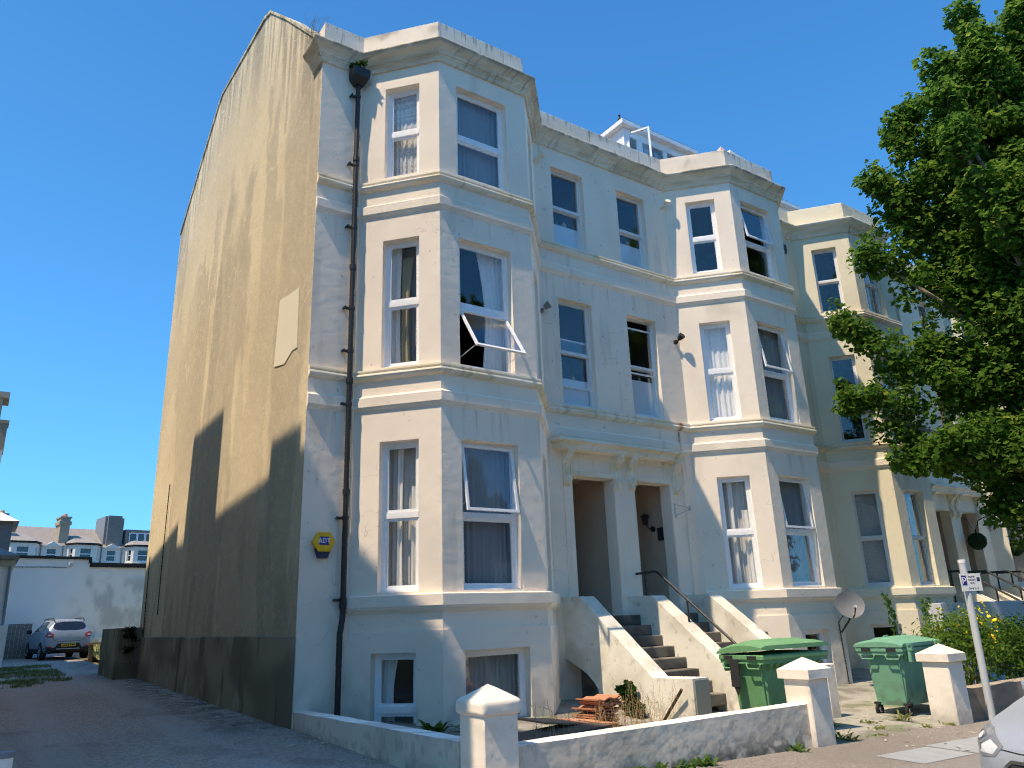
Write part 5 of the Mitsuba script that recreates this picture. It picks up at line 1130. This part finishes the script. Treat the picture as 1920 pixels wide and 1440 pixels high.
# pale silver car far up the alley, tail towards the camera
ca = thing('parked_car', 'pale silver hatchback with black roof rails parked up the alley, seen from behind', 'car', 'parked cars')
ST = [(0, .55, .30, .55, .58, .30), (.08, .72, .24, .70, .74, .5), (.3, .82, .22, .86, .92, .62), (.8, .87, .22, .98, 1.03, .70), (1.15, .875, .22, 1.03, 1.10, .68), (1.7, .88, .22, 1.06, 1.46, .60), (2.1, .88, .22, 1.07, 1.56, .585), (2.8, .88, .22, 1.08, 1.575, .58), (3.5, .875, .23, 1.085, 1.54, .575), (3.78, .865, .26, 1.08, 1.48, .565), (3.95, .85, .30, 1.06, 1.22, .60), (4.04, .82, .32, .98, 1.04, .62), (4.09, .70, .36, .80, .85, .5)]
body = car_body(ST, 80)
place = placer((-.52 - 4.09 * .12, 26.0 + 4.09 * .99, float(gz(-1, 28))), 97)
bm = man(body)
for xx in (.82, 3.35): bm = bm - man(cyl((xx, -1.2, .33), (xx, -.62, .33), .37, 28)) - man(cyl((xx, .62, .33), (xx, 1.2, .33), .37, 28))
part(ca, 'body', place(tm(bm)), 'm_silver_b', 38)
part(ca, 'underside', place(box(.5, 3.8, -.62, .62, .24, .6)), 'm_rubber')
part(ca, 'rear_window', place(patch(body, sg.Polygon([(-.52, 1.16), (-.60, 1.24), (-.58, 1.42), (-.46, 1.47), (.46, 1.47), (.58, 1.42), (.60, 1.24), (.52, 1.16), (.3, 1.125), (-.3, 1.125)]), (0, 0, 0), Y, Z, X, .04, .006)), 'm_carglass', 40)
part(ca, 'lower_bumper', place(patch(body, sg.Polygon([(-.84, .30), (-.84, .50), (-.5, .46), (-.38, .62), (.38, .62), (.5, .46), (.84, .50), (.84, .30), (.6, .26), (-.6, .26)]), (0, 0, 0), Y, Z, X, .04, .012)), 'm_blackmatt', 40)
part(ca, 'skid_plate', place(patch(body, sg.box(-.42, .40, .42, .425), (0, 0, 0), Y, Z, X, .04, .02)), 'm_galv', 40)
pk = part(ca, 'number_plate', place(box(4.10, 4.112, -.26, .26, .50, .60)), 'm_plate')
part(pk, 'characters', place(cat_(*[box(4.112, 4.114, -.22 + q * .062 + (q > 3) * .03, -.18 + q * .062 + (q > 3) * .03, .518, .582) for q in range(7)])), 'm_black')
part(ca, 'badge', place(patch(body, sg.Polygon([(-.05, .99), (.05, .99), (.025, .95), (-.025, .95)]), (0, 0, 0), Y, Z, X, .02, .01)), 'm_chrome')
part(ca, 'tailgate_seam', place(patch(body, sg.LineString([(-.60, .95), (-.55, .76), (-.4, .70), (.4, .70), (.55, .76), (.60, .95)]).buffer(.008), (0, 0, 0), Y, Z, X, .03, .004)), 'm_blackmatt')
for sy in (-1, 1):
    tk = part(ca, 'tail_light', place(patch(body, [(sy * .58, .86), (sy * .57, .99), (sy * .70, 1.06), (sy * .835, 1.05), (sy * .845, .92), (sy * .78, .85)], (0, 0, 0), Y, Z, X, .03, .012)), 'm_red', 40)
    part(tk, 'lens', place(patch(body, sg.box(min(sy * .66, sy * .78), .92, max(sy * .66, sy * .78), .97), (0, 0, 0), Y, Z, X, .03, .018)), 'm_lens', 40)
    part(ca, 'reflector', place(patch(body, sg.box(min(sy * .62, sy * .8), .47, max(sy * .62, sy * .8), .52), (0, 0, 0), Y, Z, X, .03, .018)), 'm_red', 40)
    part(ca, 'roof_rail', place(tube([(1.9, sy * .56, 1.53), (2.1, sy * .56, 1.60), (3.5, sy * .55, 1.60), (3.75, sy * .545, 1.50)], .022, 8)), 'm_blackmatt', 40)
    part(ca, 'side_window', place(patch(body, [(1.5, 1.10), (2.0, 1.46), (2.5, 1.49), (2.5, 1.10)], (0, 0, 0), X, Z, Y * sy, .05, .006)), 'm_carglass', 40)
    part(ca, 'side_window', place(patch(body, [(2.58, 1.10), (2.58, 1.49), (3.3, 1.46), (3.5, 1.2), (3.4, 1.12)], (0, 0, 0), X, Z, Y * sy, .05, .006)), 'm_carglass', 40)
    part(ca, 'sill_cladding', place(patch(body, sg.box(1.25, .24, 2.95, .42), (0, 0, 0), X, Z, Y * sy, .06, .012)), 'm_blackmatt', 40)
    part(ca, 'wing_mirror', place(trimesh.smoothing.filter_taubin(tm(man(box(1.45, 1.58, min(sy * .9, sy * 1.08), max(sy * .9, sy * 1.08), 1.03, 1.19, .03)).refine_to_length(.05)), iterations=6)), 'm_blackmatt', True)
    for xx in (.82, 3.35): wheel_parts(ca, place, xx, sy * .77, .32, sy)

# ------------------------------------------------------------------ end of the alley
def turn(before, deg, pt):
    for k_ in scene:
        if k_ not in before and scene[k_].get('type') == 'ply': scene[k_]['to_world'] = T().translate(list(pt)).rotate([0, 0, 1], deg).translate([-q_ for q_ in pt])

n0_ = set(scene)
ew = thing('outbuilding', 'long white wall of a low building closing the alley, with black copings at two heights', 'building')
part(ew, 'wall', cat_(box(-9, .40, 31.0, 38, -.5, 4.62), box(.403, 12, 31.01, 38, -.5, 4.28)), 'm_endwall')
part(ew, 'coping', cat_(box(-9, .43, 30.9, 38, 4.62, 4.74), box(.33, .45, 30.9, 31.2, 4.45, 4.62)), 'm_blackcoping')
part(ew, 'coping', box(.451, 12, 30.9, 38, 4.28, 4.48), 'm_blackcoping')
part(ew, 'cable', tube([(-3.2, 30.97, 4.22), (-1.2, 30.97, 4.24), (-.6, 30.97, 4.23)], .02, 5), 'm_lead')
part(ew, 'floodlight', cat_(box(-.55, -.38, 30.75, 30.95, 4.3, 4.48, .02), tube([(-.46, 30.99, 4.26), (-.46, 30.85, 4.34)], .03, 6)), 'm_galv')
part(ew, 'footing', box(.3, 9, 30.86, 31.02, -.2, 1.08), 'm_endwall')
turn(n0_, 9.0, (.4, 31, 0))
lb = thing('outbuilding', 'small white building at the left edge with a tiled eave', 'building')
part(lb, 'wall', box(-9, -2.92, 23.2, 30.4, -.4, 3.72), 'm_endwall')
part(lb, 'downpipe', tube([(-2.98, 23.14, 3.7), (-2.92, 23.14, .2)], .05, 8), 'm_lead')
part(lb, 'fascia', box(-9, -2.84, 23.08, 30.4, 3.72, 3.95), 'm_farband')
part(lb, 'roof', hull([(-9, 22.9, 3.96), (-2.75, 22.9, 3.96), (-9, 30.5, 3.96), (-2.75, 30.5, 3.96), (-9, 26.5, 5.1), (-4.5, 26.5, 5.1), (-2.75, 22.9, 4.1), (-2.75, 30.5, 4.1)]), 'm_slate')
part(lb, 'lower_wall', box(-9, -2.8, 22.7, 23.18, -.4, 1.62), 'm_endwall')
sh = thing('garden_shed', 'dark shed with a pale hipped roof behind the white building at the left', 'shed')
part(sh, 'wall', box(-6.0, -2.9, 33.5, 38, 4.7, 6.6), 'm_slate')
part(sh, 'roof', hull([(-6.3, 33.2, 6.6), (-2.65, 33.2, 6.6), (-6.3, 38.3, 6.6), (-2.65, 38.3, 6.6), (-4.6, 35.7, 7.3), (-3.4, 35.7, 7.3)]), 'm_farwall')
fe = thing('gate', 'dark brown boarded gate beside the parked car', 'gate')
for q in range(6): part(fe, 'board', box(-2.55 + q * .15, -2.41 + q * .15, 30.0, 30.03, .1, 1.75), 'm_brick')
tb = thing('timber_rail', 'low timber rail on short posts at the end of the alley', 'rail')
for q, xx in enumerate((.22, .58, .95, 1.30, 1.85, 2.5)):
    yy = 25.6 - q * .25; part(tb, 'post', box(xx, xx + .13, yy, yy + .13, .1, .80), 'm_wood')
    if q in (0, 1, 2, 4): part(tb, 'rail', hull([(xx - .1, yy - .02, .80), (xx + .55, yy - .27, .80), (xx - .1, yy + .14, .80), (xx + .55, yy - .1, .80), (xx - .1, yy - .02, .88), (xx + .55, yy - .27, .88), (xx - .1, yy + .14, .88), (xx + .55, yy - .1, .88)]), 'm_wood')
iv = bush('ivy', 'dark creeper in the corner between the stub wall and the ochre side wall', 'climbing plant', (-.30, 12.1, .95), (.22, .18, .5), 420, .07, (.012, .03, .01), (.03, .065, .018), 'oval', 12)

# ------------------------------------------------------------------ far terrace
FY = 82.0
def far_house(x0, w, label, kind):
    k = thing('far_terrace_house', label, 'house', 'far terrace beyond the alley')
    b0, b1, b2, b3 = x0 + .15, x0 + .75, x0 + 2.75, x0 + 3.4
    bay = sg.Polygon([(b0, FY), (b1, FY - 1.1), (b2, FY - 1.1), (b3, FY)])
    ol = unary_union([sg.box(x0, FY, x0 + w, FY + 9), bay]); z1 = 10.25
    sh_ = ext(ol, -1, z1)
    op = []
    def hole(O, u, n, w_, h_): op.append((np.array(O, float), np.array(u, float), np.array(n, float), w_, h_))
    lu = np.array([b1 - b0, -1.1, 0]); lu /= np.linalg.norm(lu); ln = np.array([lu[1], -lu[0], 0])
    ru = np.array([b3 - b2, 1.1, 0]); ru /= np.linalg.norm(ru); rn = np.array([ru[1], -ru[0], 0])
    for zf in (8.7, 5.5, 2.2):
        hole((b0 + lu[0] * .38, FY + lu[1] * .38, zf), lu, ln, .52, 1.25); hole((b1 + .45, FY - 1.1, zf), X, -Y, 1.15, 1.25); hole((b2 + ru[0] * .35, FY - 1.1 + ru[1] * .35, zf), ru, rn, .52, 1.25)
        hole((x0 + 4.1, FY, zf), X, -Y, .95, 1.2)
    for O, u, n, a, b in op: sh_ = sh_ - man(xf(box(0, a, 0, b, -.22, .3), O, u, Z, n))
    part(k, 'wall', tm(sh_), 'm_farwall')
    for O, u, n, a, b in op:
        wk = part(k, 'window', xf(cat_(box(0, .07, 0, b, -.2, -.13), box(a - .07, a, 0, b, -.2, -.13), box(.07, a - .07, 0, .07, -.2, -.13), box(.07, a - .07, b - .07, b, -.2, -.13), box(.07, a - .07, b / 2 - .04, b / 2 + .04, -.2, -.13)), O, u, Z, n), 'm_upvc')
        part(wk, 'pane', xf(box(.05, a - .05, .05, b - .05, -.2, -.17), O, u, Z, n), 'm_carglass')
    pth = [(x0, FY), (b0, FY), (b1, FY - 1.1), (b2, FY - 1.1), (b3, FY), (x0 + w, FY)]
    for zz in (8.0, 4.75): part(k, 'band', sweep(pth, [(-.02, zz + .55), (.14, zz + .52), (.16, zz + .3), (.05, zz + .22), (.05, zz), (-.02, zz - .02)]), 'm_farband')
    part(k, 'eaves', sweep(pth[1:5], [(-.02, z1 + .2), (.25, z1 + .18), (.25, z1 + .06), (-.02, z1)]), 'm_blackcoping')
    part(k, 'gable', hull([(x0 + 3.75, FY - .15, z1 - .2), (x0 + 5.45, FY - .15, z1 - .2), (x0 + 4.6, FY - .15, z1 + .35), (x0 + 3.75, FY + .6, z1 - .2), (x0 + 5.45, FY + .6, z1 - .2), (x0 + 4.6, FY + .6, z1 + .35)]), 'm_farwall')
    part(k, 'roof', cat_(hull([(x0, FY - .1, z1 - .1), (x0 + w, FY - .1, z1 - .1), (x0, FY + 4.5, z1 + 2.3), (x0 + w, FY + 4.5, z1 + 2.3), (x0, FY + 9, z1), (x0 + w, FY + 9, z1)]), hull([(b0 - .1, FY, z1 + .2), (b1 - .1, FY - 1.3, z1 + .2), (b2 + .1, FY - 1.3, z1 + .2), (b3 + .1, FY, z1 + .2), (b1 + .3, FY + 1.6, z1 + 1.2), (b2 - .3, FY + 1.6, z1 + 1.2)])), 'm_farroof')
    if kind != 'dormer':
        ck = part(k, 'chimney', cat_(box(x0 - .55, x0 + .35, FY + .6, FY + 2.4, z1 - .2, z1 + 2.9), box(x0 - .68, x0 + .48, FY + .47, FY + 2.53, z1 + 2.2, z1 + 2.55), box(x0 - .65, x0 + .45, FY + .5, FY + 2.5, z1 + 2.9, z1 + 3.05)), 'm_chimney')
        for q in range(4): part(ck, 'pot', mv(lathe([(.16, 0), (.12, .3), (.09, .3), (.1, 0), (.16, 0)], 12), x0 - .1, FY + .8 + q * .45, z1 + 3.05), 'm_tile')
    else:
        part(k, 'stair_tower', box(x0 - 1.75, x0 - .35, FY + .3, FY + 4, z1 - .1, z1 + 3.4), 'm_slate')
        part(k, 'tower_trim', cat_(box(x0 - 2.0, x0 - 1.75, FY + .6, FY + 4, z1 - .1, z1 + 3.35), box(x0 - .35, x0 - .05, FY + .6, FY + 4, z1 - .1, z1 + 3.2)), 'm_lead')
        part(k, 'loft_dormer', box(x0 + .2, x0 + 3.7, FY + .5, FY + 4, z1 - .05, z1 + 2.0), 'm_slate')
        for q in range(3):
            wk = part(k, 'dormer_window', box(x0 + .6 + q * .85, x0 + 1.4 + q * .85, FY + .44, FY + .5, z1 + .45, z1 + 1.65), 'm_upvc'); part(wk, 'pane', box(x0 + .68 + q * .85, x0 + 1.32 + q * .85, FY + .42, FY + .44, z1 + .53, z1 + 1.57), 'm_carglass')
    for xx in (x0 + 3.55, x0 + 5.6): part(k, 'downpipe', cyl((xx, FY - .08, -.5), (xx, FY - .08, z1), .06, 6), 'm_lead')
scene['m_farroof'] = pr((0.27, 0.25, 0.235), 0.8)
n1_ = set(scene)
far_house(-8.65, 5.9, 'leftmost far terrace house, mostly out of view behind the left building', 'chimney')
far_house(-2.75, 5.75, 'far white terrace house with a tall chimney at its left, beyond the white wall', 'chimney')
far_house(3.0, 5.75, 'far white terrace house with a broad chimney, in the middle of the distant row', 'chimney')
far_house(8.75, 5.9, 'far terrace house with a dark stair tower and loft dormer on its roof', 'dormer')
far_house(14.65, 5.9, 'far terrace house at the right end of the distant row, behind the ochre wall', 'chimney')
turn(n1_, 9.0, (1.0, FY, 0))
# tall building fragment at the left edge
n2_ = set(scene)
tb2 = thing('tall_building', 'sliver of a tall pale building with chimney stacks at the left edge of the sky', 'building')
part(tb2, 'wall', box(-14, -4.05, 48, 58, -1, 14.6), 'm_farwall')
part(tb2, 'cornice', box(-14, -3.85, 47.75, 58.2, 14.6, 15.0), 'm_farband')
part(tb2, 'chimney', cat_(box(-5.3, -4.15, 50, 52, 14.6, 19.4), box(-5.45, -3.8, 49.8, 52.2, 19.4, 19.8)), 'm_chimney'); part(tb2, 'chimney', cat_(box(-4.25, -3.65, 52.6, 54, 16.2, 18.2), box(-4.3, -3.58, 52.5, 54.1, 18.2, 18.45)), 'm_chimney')
part(tb2, 'side_bay', box(-4.048, -3.7, 52.5, 57, -1, 16.2), 'm_farwall')
[part(tb2, 'window', box(-5.1, -4.3, 47.9, 48.05, zz, zz + 1.9), 'm_carglass') for zz in (12.0, 8.6, 5.2)]

for k_ in scene:
    if k_ not in n2_: scene[k_]['to_world'] = T().translate([-.12, 0, -2.4])
# ------------------------------------------------------------------ houses outside the view that shade and face the terrace
NX, DY, DZ = -6.4, -6.4 * math.tan(SUN_AZ), 6.4 * math.tan(SUN_EL) / math.cos(SUN_AZ)
prof = [(12.94, 2.94), (9.0, 3.80), (8.95, 3.23), (7.6, 3.27), (5.15, 3.46), (1.66, 3.69), (-.10, 3.9), (-1.4, 4.25), (-4.85, 4.3), (-4.85, -13), (12.94, -13)]
nh = thing('terraced_house', 'tall house across the alley, left of the view, whose roofline shades the ochre wall', 'house', 'houses of the street terrace')
pp = [(y + DY, z + DZ) for y, z in prof]
part(nh, 'wall', yz_prism(pp, NX - 7, NX), 'm_gable')
part(nh, 'rear_wing', box(NX - 6, NX - .01, 12.94 + DY + .005, 23.6, -1, 12.6), 'm_gable')
for y0, y1, zt in ((5.25, 8.05, 5.78), (.19, 1.68, 4.30)):
    ck = part(nh, 'chimney', box(NX - 1.6, NX - .02, y0 + DY, y1 + DY, 2 + DZ, zt + DZ), 'm_chimney')
for q in range(3):
    for zf in (.8, 4.6, 8.4): part(nh, 'window', box(NX - 5.8 + q * 2, NX - 4.8 + q * 2, -4.85 + DY - .04, -4.85 + DY + .02, zf, zf + 1.8), 'm_carglass')
for q in range(4):
    oh = thing('opposite_house', 'pale house across the street behind the camera, ' + ('first', 'second', 'third', 'last')[q] + ' of the row', 'house', 'houses across the street')
    x0 = -18 + q * 12
    part(oh, 'wall', box(x0, x0 + 11.95, -36, -27, -1, 12.5 + (q % 2) * .6), 'm_pale')
    for zf in (.8, 4.3, 7.8):
        for w in range(4): part(oh, 'window', box(x0 + 1.2 + w * 2.8, x0 + 2.3 + w * 2.8, -27.02, -26.96, zf, zf + 2.0), 'm_carglass')
t2 = thing('street_tree', 'leafy street tree on the opposite pavement, behind the camera', 'tree')
for nm in ('trunk', 'branches', 'crown'):
    scene[t2 + '__' + nm] = {**scene[tree + '__' + nm], 'to_world': T().translate([-2.0, -12.6, -.1])}
